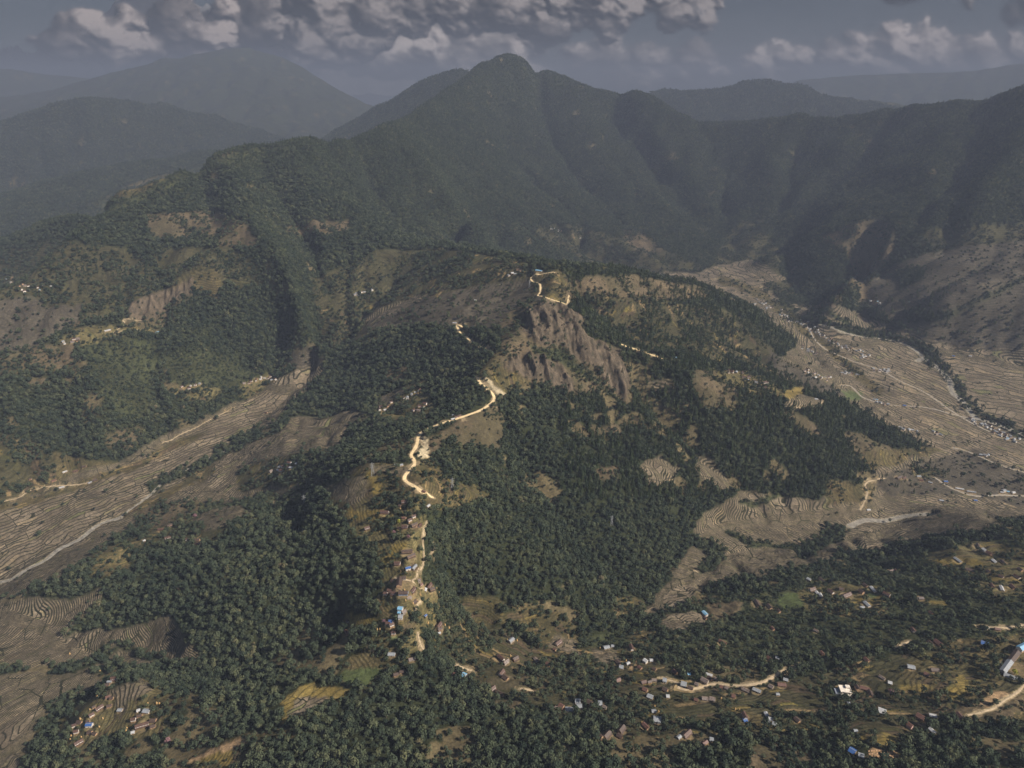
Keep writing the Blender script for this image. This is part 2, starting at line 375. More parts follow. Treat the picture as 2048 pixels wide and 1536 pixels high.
AREAS = [
 # far left valley
 ('open',[(0,500),(120,480),(260,500),(330,560),(270,610),(200,640),(0,700)]),
 ('dull',[(0,640),(90,615),(170,610),(150,650),(70,690),(0,715)]),
 ('dull',[(0,600),(60,590),(90,610),(40,640),(0,650)]),
 ('scrub',[(290,430),(360,425),(430,420),(480,440),(520,490),(470,495),(400,470),(330,480),(295,465)]),
 ('scrub',[(430,460),(470,452),(520,478),(510,498),(440,490)]),
 ('scrub',[(570,455),(630,440),(700,442),(700,460),(640,475),(590,478)]),
 ('bush',[(200,400),(300,358),(520,293),(560,300),(420,340),(320,390),(230,430),(200,440)]),
 ('grass',[(215,398),(250,372),(300,357),(345,345),(330,360),(260,395)]),
 ('open',[(300,500),(460,495),(560,560),(480,580),(400,545),(330,560)]),
 ('grass',[(330,570),(380,540),(430,540),(450,580),(430,600),(390,580),(345,590)]),
 ('rock',[(250,640),(262,605),(330,578),(385,560),(388,590),(340,612),(330,632),(290,640)]),
 ('scrub',[(238,655),(250,638),(300,640),(350,620),(345,650),(300,660)]),
 ('village',[(120,680),(150,660),(215,650),(310,655),(300,668),(230,668),(180,690),(130,700)]),
 ('scrub',[(0,722),(70,690),(150,690),(160,720),(110,745),(60,740),(0,760)]),
 ('scrub',[(60,760),(90,755),(95,775),(50,775)]),
 ('scrub',[(545,560),(580,575),(570,590),(540,580)]),
 ('bush',[(170,690),(240,675),(330,690),(300,760),(300,840),(240,830),(190,760)]),
 ('green',[(330,740),(370,725),(440,722),(480,745),(460,770),(400,775),(350,765)]),
 ('bush',[(310,720),(420,700),(510,745),(470,780),(360,775)]),
 ('village',[(340,775),(400,768),(440,780),(430,800),(370,800),(335,790)]),
 ('village',[(480,765),(540,745),(560,765),(520,790),(470,790)]),
 ('scrub',[(210,870),(280,850),(300,860),(260,900),(215,890)]),
 ('grass',[(100,905),(190,925),(240,925),(180,960),(100,990),(0,1005),(0,960),(60,930)]),
 ('open',[(0,870),(100,890),(110,940),(60,985),(0,1000)]),
 # left valley terraces
 ('field',[(0,1010),(70,988),(150,950),(235,928),(330,872),(400,842),(470,808),(545,765),(600,735),(640,728),(650,745),(625,790),(575,835),(640,838),(700,822),(735,830),(690,868),(680,905),(600,908),(545,930),(490,985),(560,975),(700,948),(640,985),(560,1010),(470,1008),(400,1030),(330,1045),(270,1070),(200,1100),(130,1150),(60,1180),(0,1200)]),
 ('dull',[(560,730),(600,700),(625,690),(650,730),(600,738)]),
 ('open',[(470,950),(520,920),(600,905),(660,890),(680,930),(600,970),(540,978),(480,985)]),
 ('open',[(220,1080),(300,1045),(400,1040),(480,1060),(430,1085),(330,1080),(260,1100)]),
 ('village',[(190,1100),(270,1085),(280,1110),(240,1140),(180,1150)]),
 ('grass',[(190,1130),(260,1120),(255,1145),(200,1150)]),
 ('scrub',[(280,1025),(330,1005),(420,1000),(500,1010),(420,1035),(340,1050),(260,1060)]),
 ('field',[(400,1022),(470,1012),(515,1025),(460,1050),(410,1060),(390,1045)]),
 # bottom left terraces
 ('field',[(0,1205),(60,1195),(130,1200),(215,1182),(205,1212),(150,1240),(115,1280),(200,1268),(300,1240),(335,1225),(345,1270),(395,1310),(330,1338),(230,1330),(170,1352),(235,1362),(180,1392),(110,1402),(75,1440),(55,1500),(40,1536),(0,1536)]),
 ('village',[(120,1420),(150,1395),(220,1350),(300,1350),(330,1400),(330,1470),(240,1480),(150,1500),(110,1480)]),
 ('field',[(215,1395),(235,1365),(285,1356),(292,1385),(255,1405),(245,1425),(220,1415)]),
 ('grass',[(300,1400),(400,1395),(400,1410),(310,1415)]),
 ('crop',[(575,1385),(600,1372),(690,1388),(700,1400),(660,1412),(600,1445),(562,1452),(568,1415)]),
 ('field',[(575,1420),(590,1398),(640,1402),(680,1400),(630,1430),(580,1440)]),
 ('grass',[(340,1536),(400,1500),(460,1480),(560,1462),(600,1470),(500,1505),(450,1536)]),
 ('dirt',[(350,1533),(410,1500),(480,1482),(500,1488),(430,1508),(380,1532)]),
 ('crop',[(400,1515),(450,1505),(440,1530),(400,1530)]),
 # west flank of ridge
 ('open',[(620,560),(760,500),(900,500),(1060,525),(1050,570),(900,600),(760,620),(680,650),(640,650)]),
 ('field',[(690,660),(760,615),(850,590),(920,600),(850,640),(760,660),(700,680)]),
 ('dull',[(760,640),(850,600),(960,570),(1060,560),(1090,600),(1040,620),(980,660),(920,650),(860,650),(790,655)]),
 ('scrub',[(770,740),(820,738),(815,760),(775,762)]),
 ('village',[(745,810),(790,775),(850,780),(870,820),(840,850),(760,845)]),
 ('field',[(760,790),(800,772),(815,790),(790,800),(770,815)]),
 ('village',[(500,930),(580,920),(620,935),(590,970),(510,960)]),
 ('open',[(640,640),(720,640),(760,680),(700,700),(640,690)]),
 # knoll and upper village
 ('grass',[(640,985),(680,955),(740,925),(822,922),(815,955),(850,985),(960,985),(985,1000),(910,1020),(850,1020),(800,1010),(770,1050),(700,1050),(665,1020)]),
 ('village',[(690,1000),(820,990),(850,1010),(845,1060),(850,1110),(840,1170),(870,1175),(890,1200),(840,1290),(790,1330),(740,1340),(740,1240),(770,1200),(770,1120),(740,1080),(690,1060)]),
 ('crop',[(768,1120),(790,1085),(825,1088),(820,1105),(790,1130)]),
 ('crop',[(700,1020),(760,1010),(780,1025),(740,1040),(700,1035)]),
 ('field',[(655,990),(690,960),(740,955),(735,995),(700,1010),(670,1005)]),
 ('field',[(745,935),(815,928),(810,945),(760,950)]),
 ('crop',[(738,950),(752,948),(770,985),(755,990)]),
 ('grass',[(815,955),(828,925),(860,905),(870,930),(900,960),(960,985),(905,1000),(850,985)]),
 ('scrub',[(850,905),(855,880),(900,850),(985,805),(1010,850),(1000,900),(960,890),(920,900),(900,880),(870,910)]),
 ('pale',[(843,905),(836,885),(846,875),(852,890),(862,903),(855,915)]),
 ('grass',[(680,1330),(720,1300),(790,1270),(800,1320),(770,1360),(740,1380),(690,1380)]),
 ('green',[(763,1275),(788,1272),(785,1288),(765,1292)]),
 ('green',[(685,1345),(730,1335),(745,1350),(720,1375),(688,1378)]),
 ('crop',[(690,1240),(740,1225),(742,1250),(700,1265)]),
 ('scrub',[(800,1245),(830,1240),(820,1262),(790,1270)]),
 # cliff hill
 ('grass',[(955,740),(985,710),(1040,690),(1090,730),(1080,760),(1010,790),(1000,800),(985,780)]),
 ('pale',[(960,750),(972,760),(1005,785),(1012,795),(985,785),(968,772)]),
 ('grass',[(1055,560),(1075,545),(1120,538),(1135,560),(1135,600),(1100,600),(1070,592)]),
 ('scrub',[(1000,640),(1050,605),(1095,600),(1120,605),(1165,640),(1180,675),(1240,700),(1256,760),(1255,810),(1220,780),(1140,790),(1060,760),(1000,720),(1000,690)]),
 ('rock',[(1040,650),(1060,620),(1095,602),(1125,607),(1162,640),(1176,675),(1205,692),(1238,700),(1256,760),(1250,800),(1215,760),(1170,720),(1110,700),(1060,680)]),
 ('rock',[(1010,740),(1040,705),(1075,705),(1110,725),(1145,765),(1140,785),(1100,770),(1060,755)]),
 ('bush',[(1060,690),(1120,705),(1180,740),(1210,770),(1180,760),(1120,730),(1070,705)]),
 ('scrub',[(1130,600),(1135,560),(1250,550),(1400,575),(1420,600),(1300,600),(1200,590)]),
 ('open',[(1140,590),(1300,600),(1450,620),(1560,680),(1530,740),(1420,720),(1300,700),(1200,640)]),
 ('scrub',[(1390,740),(1430,745),(1480,790),(1440,820),(1400,800),(1380,770)]),
 ('field',[(1290,765),(1330,762),(1350,780),(1310,790)]),
 ('village',[(1420,740),(1500,745),(1560,770),(1560,795),(1500,785),(1440,765)]),
 ('crop',[(1565,780),(1600,775),(1605,790),(1570,800)]),
 ('field',[(1570,800),(1600,790),(1640,800),(1645,812),(1600,818),(1575,812)]),
 ('scrub',[(1560,810),(1620,830),(1650,870),(1640,880),(1590,850)]),
 ('scrub',[(1180,850),(1230,850),(1235,868),(1190,870)]),
 ('field',[(1275,930),(1320,920),(1350,940),(1335,970),(1290,965)]),
 ('field',[(1395,915),(1420,920),(1460,975),(1440,985),(1400,950)]),
 ('scrub',[(1180,940),(1230,930),(1230,960),(1190,965)]),
 ('scrub',[(1690,860),(1740,880),(1790,900),(1760,930),(1710,920)]),
 ('grass',[(1720,905),(1800,900),(1900,890),(1870,925),(1790,940),(1740,940)]),
 # right valley floor
 ('open',[(1060,455),(1150,450),(1330,500),(1420,540),(1300,545),(1180,530),(1100,490)]),
 ('scrub',[(1240,460),(1280,465),(1330,500),(1290,510),(1250,485)]),
 ('open',[(1400,560),(1440,500),(1470,450),(1500,440),(1560,500),(1560,560)]),
 ('field',[(1300,545),(1400,545),(1440,530),(1500,520),(1530,530),(1560,550),(1640,600),(1700,620),(1740,640),(1890,690),(2048,700),(2048,1040),(1960,1060),(1850,1080),(1680,1110),(1600,1140),(1520,1150),(1440,1160),(1400,1180),(1340,1215),(1285,1232),(1310,1190),(1335,1150),(1375,1090),(1400,1030),(1480,985),(1640,1000),(1690,960),(1760,985),(1745,942),(1885,900),(1790,860),(1620,765),(1540,740),(1590,685),(1500,615),(1400,570)]),
 ('dull',[(1780,945),(1850,920),(1950,900),(2048,950),(2048,1010),(1900,990),(1780,990),(1750,965)]),
 ('dull',[(1540,700),(1620,750),(1700,790),(1640,790),(1540,740)]),
 ('grass',[(1660,960),(1750,970),(1740,1010),(1650,1010)]),
 ('green',[(1680,780),(1720,785),(1725,800),(1690,800)]),
 ('open',[(1520,570),(1600,555),(1640,600),(1580,610)]),
 ('open',[(1820,935),(1880,940),(1900,950),(1830,955)]),
 # right hills
 ('dull',[(1730,610),(1735,570),(1790,530),(1880,500),(2048,470),(2048,705),(1890,692),(1790,650)]),
 ('forest',[(1790,545),(1840,535),(1850,560),(1800,580)]),('forest',[(1800,630),(1890,625),(1900,640),(1820,650)]),
 ('scrub',[(1640,475),(1700,447),(1770,437),(1790,470),(1775,520),(1745,560),(1735,610),(1690,605),(1655,600),(1700,550),(1690,500)]),
 ('forest',[(1560,590),(1620,560),(1650,560),(1640,610),(1600,615)]),
 ('forest',[(1690,570),(1720,575),(1715,605),(1680,600)]),
 ('open',[(1860,460),(2048,445),(2048,480),(1900,495),(1840,490)]),
 # foreground right
 ('bush',[(1000,1300),(1200,1270),(1300,1250),(1450,1190),(1600,1150),(1850,1090),(2048,1080),(2048,1300),(1850,1290),(1650,1310),(1500,1330),(1350,1350),(1200,1370),(1000,1370)]),
 ('open',[(860,1240),(930,1230),(1050,1290),(1200,1290),(1330,1290),(1340,1360),(1500,1380),(1700,1330),(1870,1290),(2048,1290),(2048,1440),(1900,1440),(1780,1480),(1560,1480),(1420,1470),(1280,1480),(1180,1440),(1060,1420),(980,1380),(900,1330)]),
 ('grass',[(940,1195),(1000,1200),(1080,1220),(1150,1245),(1165,1275),(1150,1310),(1085,1290),(1030,1255),(960,1250),(930,1220)]),
 ('field',[(1090,1280),(1110,1262),(1160,1280),(1155,1310),(1110,1300)]),
 ('forest',[(1000,1215),(1040,1218),(1042,1228),(1000,1232)]),
 ('grass',[(1220,1200),(1280,1195),(1290,1215),(1240,1232),(1225,1220)]),
 ('field',[(1315,1230),(1400,1222),(1405,1245),(1350,1258),(1325,1250)]),
 ('grass',[(1250,1262),(1310,1255),(1310,1285),(1260,1280)]),
 ('field',[(1180,1310),(1230,1290),(1240,1310),(1190,1330)]),
 ('green',[(1550,1190),(1590,1185),(1625,1200),(1622,1215),(1560,1220)]),
 ('scrub',[(1400,1208),(1480,1210),(1480,1235),(1410,1240)]),
 ('village',[(1600,1180),(1680,1160),(1780,1180),(1780,1230),(1700,1235),(1620,1220)]),
 ('green',[(1725,1178),(1745,1175),(1752,1195),(1735,1200)]),
 ('crop',[(1702,1197),(1718,1193),(1720,1210),(1705,1212)]),
 ('crop',[(1740,1200),(1770,1190),(1765,1208),(1745,1210)]),
 ('village',[(1860,1110),(1960,1080),(2048,1100),(2048,1190),(1980,1190),(1880,1140)]),
 ('crop',[(1870,1118),(1930,1115),(1980,1130),(1940,1138),(1880,1132)]),
 ('crop',[(1980,1160),(2048,1155),(2048,1170),(1990,1172)]),
 ('crop',[(1845,1200),(1885,1198),(1880,1212),(1850,1212)]),
 ('grass',[(1830,1310),(1900,1280),(2048,1262),(2048,1340),(2000,1380),(1950,1400),(1880,1410),(1800,1390),(1790,1350)]),
 ('crop',[(1800,1370),(1840,1362),(1870,1372),(1850,1385),(1810,1385)]),
 ('crop',[(1890,1370),(1930,1355),(1950,1380),(1910,1400)]),
 ('grass',[(1930,1440),(1990,1395),(2048,1390),(2048,1450),(1960,1450)]),
 ('scrub',[(1900,1430),(1960,1405),(2048,1395),(2048,1430),(1980,1445)]),
 ('dirt',[(1975,1398),(2010,1393),(2022,1408),(1995,1418),(1978,1412)]),
 ('scrub',[(1480,1536),(1500,1495),(1560,1480),(1620,1490),(1640,1510),(1620,1536)]),
 ('crop',[(1730,1470),(1760,1456),(1785,1462),(1782,1490),(1750,1492)]),
 ('crop',[(1712,1466),(1735,1468),(1730,1482),(1712,1480)]),
 ('dirt',[(1730,1500),(1790,1500),(1798,1512),(1790,1522),(1740,1520)]),
 ('scrub',[(1700,1395),(1750,1400),(1752,1420),(1715,1430),(1700,1415)]),
 ('grass',[(1285,1410),(1370,1395),(1385,1412),(1300,1420)]),
 ('dirt',[(1255,1335),(1285,1325),(1270,1340)]),
 ('scrub',[(950,1370),(1010,1350),(1080,1360),(1090,1380),(1020,1385)]),
 ('scrub',[(980,1400),(1030,1410),(1025,1425),(990,1415)]),
 ('grass',[(1400,1358),(1500,1345),(1500,1356),(1420,1368)]),
 ('grass',[(1460,1425),(1530,1430),(1540,1455),(1480,1450)]),
]
STRIPS = [ # (class, half width px, polyline)
 ('forest',7,[(640,765),(600,810),(560,850),(470,890),(400,935),(330,960),(300,985)]),
 ('bush',4,[(690,955),(600,985),(500,1005),(400,1012)]),
 ('forest',6,[(0,1345),(100,1345),(180,1335),(240,1300),(330,1330)]),
 ('grass',5,[(0,1020),(120,985),(250,940),(330,900),(400,870)]),
 ('grass',6,[(230,1040),(330,990),(420,940)]),
 ('forest',8,[(120,1430),(170,1400),(230,1370),(330,1345),(400,1330)]),
 ('forest',5,[(1620,640),(1700,665),(1800,680),(1850,700),(1870,720)]),
 ('forest',6,[(1850,715),(1890,745),(1925,800),(1960,835),(2048,870)]),
 ('bush',4,[(1700,650),(1650,620),(1600,640),(1560,600)]),
 ('forest',9,[(1600,1110),(1650,1090),(1680,1075),(1660,1060)]),
 ('bush',5,[(1450,1065),(1520,1090),(1600,1100)]),
 ('forest',8,[(1360,1075),(1400,1090),(1440,1110),(1400,1140)]),
 ('bush',4,[(1480,1005),(1520,1010),(1560,990)]),
 ('grass',6,[(1440,560),(1520,590),(1600,650),(1680,720),(1760,790)]),
 ('bush',3,[(1870,640),(1960,600),(2048,560)]),
]
CNAMES = list(CLS)
def poly_mask(pts, W=1024, Hh=768):
    p = np.array(pts, float)/2.0
    x0 = max(int(p[:,0].min())-1,0); x1 = min(int(p[:,0].max())+2,W); y0 = max(int(p[:,1].min())-1,0); y1 = min(int(p[:,1].max())+2,Hh)
    if x1<=x0 or y1<=y0: return None
    yy, xx = np.mgrid[y0:y1,x0:x1]; xx = xx+0.5; yy = yy+0.5
    ins = np.zeros(xx.shape,bool); n = len(p)
    for i in range(n):
        xa,ya = p[i]; xb,yb = p[(i+1)%n]
        if ya==yb: continue
        c = ((ya>yy)!=(yb>yy))&(xx<(xb-xa)*(yy-ya)/(yb-ya)+xa); ins ^= c
    return (slice(y0,y1),slice(x0,x1)), ins
def class_map():
    M = np.zeros((768,1024),np.int8)
    for c,pts in AREAS:
        r = poly_mask(pts)
        if r: M[r[0]][r[1]] = CNAMES.index(c)
    for c,w,pl in STRIPS:
        w = w/2.0
        for (xa,ya),(xb,yb) in zip(pl[:-1],pl[1:]):
            xa,ya,xb,yb = xa/2,ya/2,xb/2,yb/2; n = int(math.hypot(xb-xa,yb-ya))+1
            for t in np.linspace(0,1,n):
                cx = xa+(xb-xa)*t; cy = ya+(yb-ya)*t; ww = w*(0.6+0.7*((int(cx*7.3+cy*3.1)*2654435761>>7)%100)/100)
                X0,X1,Y0,Y1 = int(max(cx-ww,0)),int(min(cx+ww+1,1024)),int(max(cy-ww,0)),int(min(cy+ww*0.7+1,768))
                if X1>X0 and Y1>Y0: M[Y0:Y1,X0:X1] = CNAMES.index(c)
    return M
# ------------------------------------------------------------------ fine grid
H0, WT0 = make_height()
NT2, NR2 = 1081, 1521
def upsample(A, nr, nt):
    a, b = A.shape; i = np.linspace(0,a-1,nr); j = np.linspace(0,b-1,nt)
    i0 = np.minimum(i.astype(int),a-2); j0 = np.minimum(j.astype(int),b-2); fi = (i-i0)[:,None]; fj = (j-j0)[None,:]
    return (A[i0][:,j0]*(1-fj)+A[i0][:,j0+1]*fj)*(1-fi)+(A[i0+1][:,j0]*(1-fj)+A[i0+1][:,j0+1]*fj)*fi
DT2 = (TH1-TH0)/(NT2-1); DL2 = (LR1-LR0)/(NR2-1)
R2 = np.exp(LR0+DL2*np.arange(NR2))[:,None]; T2 = (TH0+DT2*np.arange(NT2))[None,:]
X2 = R2*np.sin(T2); Y2 = R2*np.cos(T2)
Hf = blur(upsample(H0,NR2,NT2),1); WTf = upsample(WT0,NR2,NT2)
def bil(A, x, y):
    x = np.asarray(x,float); y = np.asarray(y,float)
    i = np.clip((np.log(np.hypot(x,y))-LR0)/DL2,0,NR2-1.001); j = np.clip((np.arctan2(x,y)-TH0)/DT2,0,NT2-1.001)
    i0 = i.astype(int); j0 = j.astype(int); fi = i-i0; fj = j-j0
    return (A[i0,j0]*(1-fj)+A[i0,j0+1]*fj)*(1-fi)+(A[i0+1,j0]*(1-fj)+A[i0+1,j0+1]*fj)*fi
def hz(x, y): return bil(Hf, x, y)
# first hit of the view ray of photo pixel (u,v) with the ground -> world x,y,z
_ts = np.exp(np.linspace(math.log(450), math.log(20000), 900))
def hit(u, v, rmin=0, rmax=1e9):
    x, y, z = ray(u, v); px = x*_ts; py = y*_ts; pz = CZ+z*_ts
    d = pz-hz(px,py); ok = (d<=0)&(np.hypot(px,py)>rmin)
    if not ok.any(): return None
    k = int(np.argmax(ok))
    if k == 0: t = _ts[0]
    else:
        a, b = _ts[k-1], _ts[k]; da, db = d[k-1], d[k]; t = a+(b-a)*da/(da-db) if da>db else b
    return (x*t, y*t, float(hz(x*t,y*t)))
# land cover per vertex
CM = class_map()
u2, v2, f2 = proj(X2, Y2, Hf)
rock_w = None
ZO = 100
zb = np.full((384+ZO,512+2*ZO), 1e9)
iu = np.floor(u2/4).astype(int)+ZO; iv = np.floor(v2/4).astype(int); inb = (iu>=0)&(iu<512+2*ZO)&(iv>=0)&(iv<384+ZO)
np.minimum.at(zb, (iv[inb],iu[inb]), f2[inb])
for _ in range(2):
    zp = np.pad(zb,1,constant_values=1e9)
    zb = np.where(zb>=1e9, np.minimum.reduce([zp[:-2,1:-1],zp[2:,1:-1],zp[1:-1,:-2],zp[1:-1,2:]]), zb)
def visible(u, v, f, tol=1.05, add=25):
    i = np.clip(np.floor(u/4).astype(int)+ZO,0,511+2*ZO); j = np.clip((v/4).astype(int),0,383+ZO)
    return f < zb[j,i]*tol+add
jit = np.clip(700/R2,0.12,1)*9
uj = u2+fbm(X2,Y2,70,5,201,False,.65)*jit*5; vj = v2+fbm(X2,Y2,70,5,233,False,.65)*jit*3
ci = np.clip((vj/2).astype(int),0,767); cj = np.clip((uj/2).astype(int),0,1023)
CL = CM[ci,cj].astype(int)
hid = ~visible(u2,v2,f2); CL[hid] = 0
out = (u2<-420)|(u2>2460)|(v2>1900)
CL[out] = np.where(WTf[out]>0.25, 0, 5)
cols = np.array([CLS[k][0] for k in CNAMES]); dens = np.array([CLS[k][1] for k in CNAMES])
terr = np.array([CLS[k][2] for k in CNAMES]); rockc = np.array([CLS[k][3] for k in CNAMES])
def soft(A, n=1): return blur(A, n)
ROCK = soft(rockc[CL],2); TERR = soft(terr[CL],1); DENS = dens[CL].astype(float)
# small bare patches and thinning inside the woods
gap = fbm(X2,Y2,90,4,301)-np.clip((R2-1800)/1500,0,1)*.2
DENS = np.where((CL==0)&(gap>0.36), 0.25, DENS)
DENS = np.where((CL==0), DENS*(0.97+0.2*np.clip(fbm(X2,Y2,38,2,311)*2,-1,1)), DENS)
opn = fbm(X2,Y2,60,4,331)
DENS = np.where((CL==1), np.clip(0.55+opn*2.2+np.clip((R2-1900)/1500,0,1)*.3,0.03,1.0), DENS)
DENS = np.where((CL==12), np.clip(0.46+opn*2.0,0.03,1.0), DENS)
m_ = (CL==4)|(CL==5)
DENS = np.where(m_, np.clip(DENS+.05+(opn-0.02)*1.6,0.06,0.8)*np.where(R2>2200,1.3,1), DENS)
COLR = cols[CL]
mixg = np.clip(fbm(X2,Y2,55,5,351,False,.6)*3+.3,0,1)[...,None]
COLR = np.where(((CL==5)|(CL==4)|(CL==1)|(CL==2))[...,None], COLR*(1-.55*mixg)+np.array((.045,.045,.022))*.55*mixg, COLR)
COLR = np.where(((CL==0)&(gap>0.36))[...,None], np.array((.105,.085,.05)), COLR)
COLR = np.stack([blur(COLR[...,k],1) for k in range(3)],-1)
# cliff relief
rib = fbm(X2+0.25*Y2, Y2*0.22, 42, 4, 401, True)*26+fbm(X2,Y2*.6,15,4,421,True,.6)*7.0
Hf = Hf+ROCK*(rib+1.0)
Hf = Hf+np.clip((R2-6500)/3000,0,1)*fbm(X2,Y2,150,4,441,True)*14*WTf
Hf = Hf+np.clip((R2-8500)/2500,0,1)*np.clip((19000-R2)/5000,0,1)*(fbm(X2,Y2,1100,5,461,True)*110+40)*WTf
# ------------------------------------------------------------------ roads and rivers: level the ground first
ROADS = [ # name, label-free structure; half width m, photo pixels
 ('road', 3.7, 'pale', [(845,985),(815,965),(808,955),(822,938),(830,925),(822,910),(832,893),(840,868),(858,857),(900,842),(950,825),(975,812),(988,800),(986,788),(975,778),(962,768),(955,755)]),
 ('road', 3.6, 'pale', [(925,655),(915,650),(918,662),(930,672),(940,682),(955,690),(972,700),(985,708)]),
 ('road', 2.6, 'pale', [(845,985),(858,990),(868,1000)]),
 ('road', 2.4, 'pale', [(1110,545),(1085,548),(1062,555),(1068,565),(1080,568),(1080,585),(1076,592),(1100,598),(1125,605),(1133,610),(1138,590)]),
 ('road', 2.4, 'pale', [(1236,685),(1250,692),(1275,700),(1310,712),(1330,720)]),
 ('road', 1.2, 'tan', [(853,1040),(850,1060),(845,1085),(848,1105),(846,1130),(842,1140),(830,1158),(822,1166),(832,1175),(845,1183)]),
 ('road', 2.0, 'tan', [(822,1166),(800,1160),(790,1157)]),
 ('road', 1.5, 'tan', [(870,1095),(860,1110),(850,1118)]),
 ('road', 1.3, 'tan', [(842,1205),(835,1215),(826,1225),(824,1235)]),
 ('road', 1.6, 'tan', [(835,1262),(838,1280),(845,1300),(855,1305)]),
 ('road', 2.6, 'tan', [(1355,1375),(1375,1380),(1410,1372),(1430,1368),(1480,1372),(1520,1366),(1545,1355),(1560,1345),(1600,1330)]),
 ('road', 1.8, 'tan', [(1318,1357),(1345,1362),(1386,1382)]),
 ('road', 2.6, 'tan', [(910,1328),(925,1336),(945,1342)]),
 ('road', 1.8, 'tan', [(1040,1376),(1060,1380),(1075,1387)]),
 ('road', 2.2, 'tan', [(0,1005),(40,995),(65,980),(110,972),(180,965)]),
 ('road', 1.8, 'tan', [(325,885),(370,865),(410,845),(470,815)]),
 ('road', 1.8, 'tan', [(230,665),(250,645),(245,640),(285,640)]),
 ('road', 1.8, 'tan', [(230,665),(260,662),(300,665)]),
 ('road', 2.6, 'grey', [(1600,640),(1640,690),(1700,720),(1760,740),(1800,762),(1850,785),(1900,820),(1950,850),(1990,868)]),
 ('road', 2.4, 'grey', [(1680,770),(1700,772),(1715,785),(1730,797),(1780,810),(1850,815),(1910,830),(1945,838)]),
 ('road', 2.0, 'grey', [(1905,895),(1940,905),(2000,930),(2048,945)]),
 ('road', 2.2, 'grey', [(1870,955),(1900,975),(1950,992),(2000,990),(2048,992)]),
 ('road', 2.4, 'tan', [(1770,957),(1740,962),(1730,970),(1735,985),(1728,1005),(1720,1020)]),
 ('road', 1.8, 'tan', [(1570,812),(1605,815),(1640,810),(1645,800)]),
 ('road', 1.6, 'tan', [(1935,1430),(1980,1420),(2010,1400),(2035,1385),(2048,1370)]),
 ('road', 1.8, 'tan', [(2048,1250),(2000,1255),(1950,1252)]),
 ('road', 1.8, 'tan', [(1790,1295),(1820,1282)]),
]
RIVERS = [
 (5, [(0,1168),(30,1155),(60,1135),(90,1120),(120,1098),(160,1078),(180,1062),(200,1048),(240,1035)]),
 (2.5, [(240,1035),(300,990),(330,962),(400,925),(470,890)]),
 (9, [(1835,722),(1850,718),(1885,745),(1900,765),(1905,785),(1930,808),(1950,835),(1985,845),(2048,870),(2100,890)]),
 (5, [(1640,650),(1700,668),(1780,680),(1830,700),(1850,718)]),
 (7, [(1700,1052),(1730,1040),(1765,1042),(1800,1035),(1830,1030),(1860,1025)]),
]
def drape(pts, step=3.0):
    w = [hit(*p) for p in pts]; w = [p for p in w if p]
    if len(w) < 2: return None
    w = np.array(w)[:,:2]
    # Catmull-Rom
    q = np.vstack([2*w[0]-w[1], w, 2*w[-1]-w[-2]]); outp = []
    for i in range(1,len(q)-2):
        L = np.hypot(*(q[i+1]-q[i])); n = max(int(L/step),2); t = np.linspace(0,1,n,endpoint=False)[:,None]
        a,b,c,d = q[i-1],q[i],q[i+1],q[i+2]
        outp.append(0.5*((2*b)+(-a+c)*t+(2*a-5*b+4*c-d)*t*t+(-a+3*b-3*c+d)*t**3))
    outp.append(q[-2][None]); L = np.vstack(outp); e0, e1 = L[0].copy(), L[-1].copy(); L = np.stack([smooth1(L[:,0],8),smooth1(L[:,1],8)],-1); L[0], L[-1] = e0, e1; return L
def smooth1(z, n=6):
    for _ in range(n):
        p = np.pad(z,1,mode='edge'); z = (p[:-2]+p[1:-1]*2+p[2:])/4
    return z
def level(line, z, hw, soft_w):
    """pull the ground mesh to height z along the line"""
    R = hw+soft_w
    bestd = np.full(Hf.shape, 1e9, np.float32); bz = Hf.copy()
    i = np.rint((np.log(np.hypot(line[:,0],line[:,1]))-LR0)/DL2).astype(int); j = np.rint((np.arctan2(line[:,0],line[:,1])-TH0)/DT2).astype(int)
    for k in range(len(line)):
        r = R2[min(max(i[k],0),NR2-1),0]; ni = int(R/(r*DL2))+2; nj = int(R/(r*DT2))+2
        s = (slice(max(i[k]-ni,0),min(i[k]+ni+1,NR2)), slice(max(j[k]-nj,0),min(j[k]+nj+1,NT2)))
        d = np.hypot(X2[s]-line[k,0], Y2[s]-line[k,1]); m = d<bestd[s]
        bestd[s] = np.where(m,d,bestd[s]); bz[s] = np.where(m,z[k],bz[s])
    w = np.clip(1-(bestd-hw)/soft_w,0,1); w = w*w*(3-2*w)
    Hf[...] = Hf*(1-w)+bz*w
    return bestd
ribbons = []
for nm, hw, c, pts in ROADS:
    L = drape(pts)
    if L is None: continue
    z = smooth1(hz(L[:,0],L[:,1]),10)
    d = level(L, z, hw+1.5, hw*1.6+3)
    DENS[d<hw+(6.5 if c=='pale' else 2.5)] = 0; ROCK[d<hw+2] = 0; TERR[d<hw+1.5] = 0
    nz_ = fbm(X2,Y2,16,3,871); COLR[d<hw+1.2] = (.25,.20,.13); sh_ = (d>=hw+1.2)&(d<hw+1.2+np.clip(nz_*22,0,9)*(hw/3)); COLR[sh_] = (.22,.17,.11); DENS[sh_] *= .3
    ribbons.append((nm,c,L,z,hw*(.8 if c=='tan' else 1)))
for hw, pts in RIVERS:
    L = drape(pts, 5.0); z = smooth1(hz(L[:,0],L[:,1]),30)-0.6
    d = level(L, z, hw+1, hw+6); DENS[d<hw+2] = 0; TERR[d<hw+3] = 0
    COLR[d<hw+2] = (.27,.24,.19)
    ribbons.append(('river_bed','river',L,z,hw))
PADS = []   # filled by the houses: (x, y, half size)
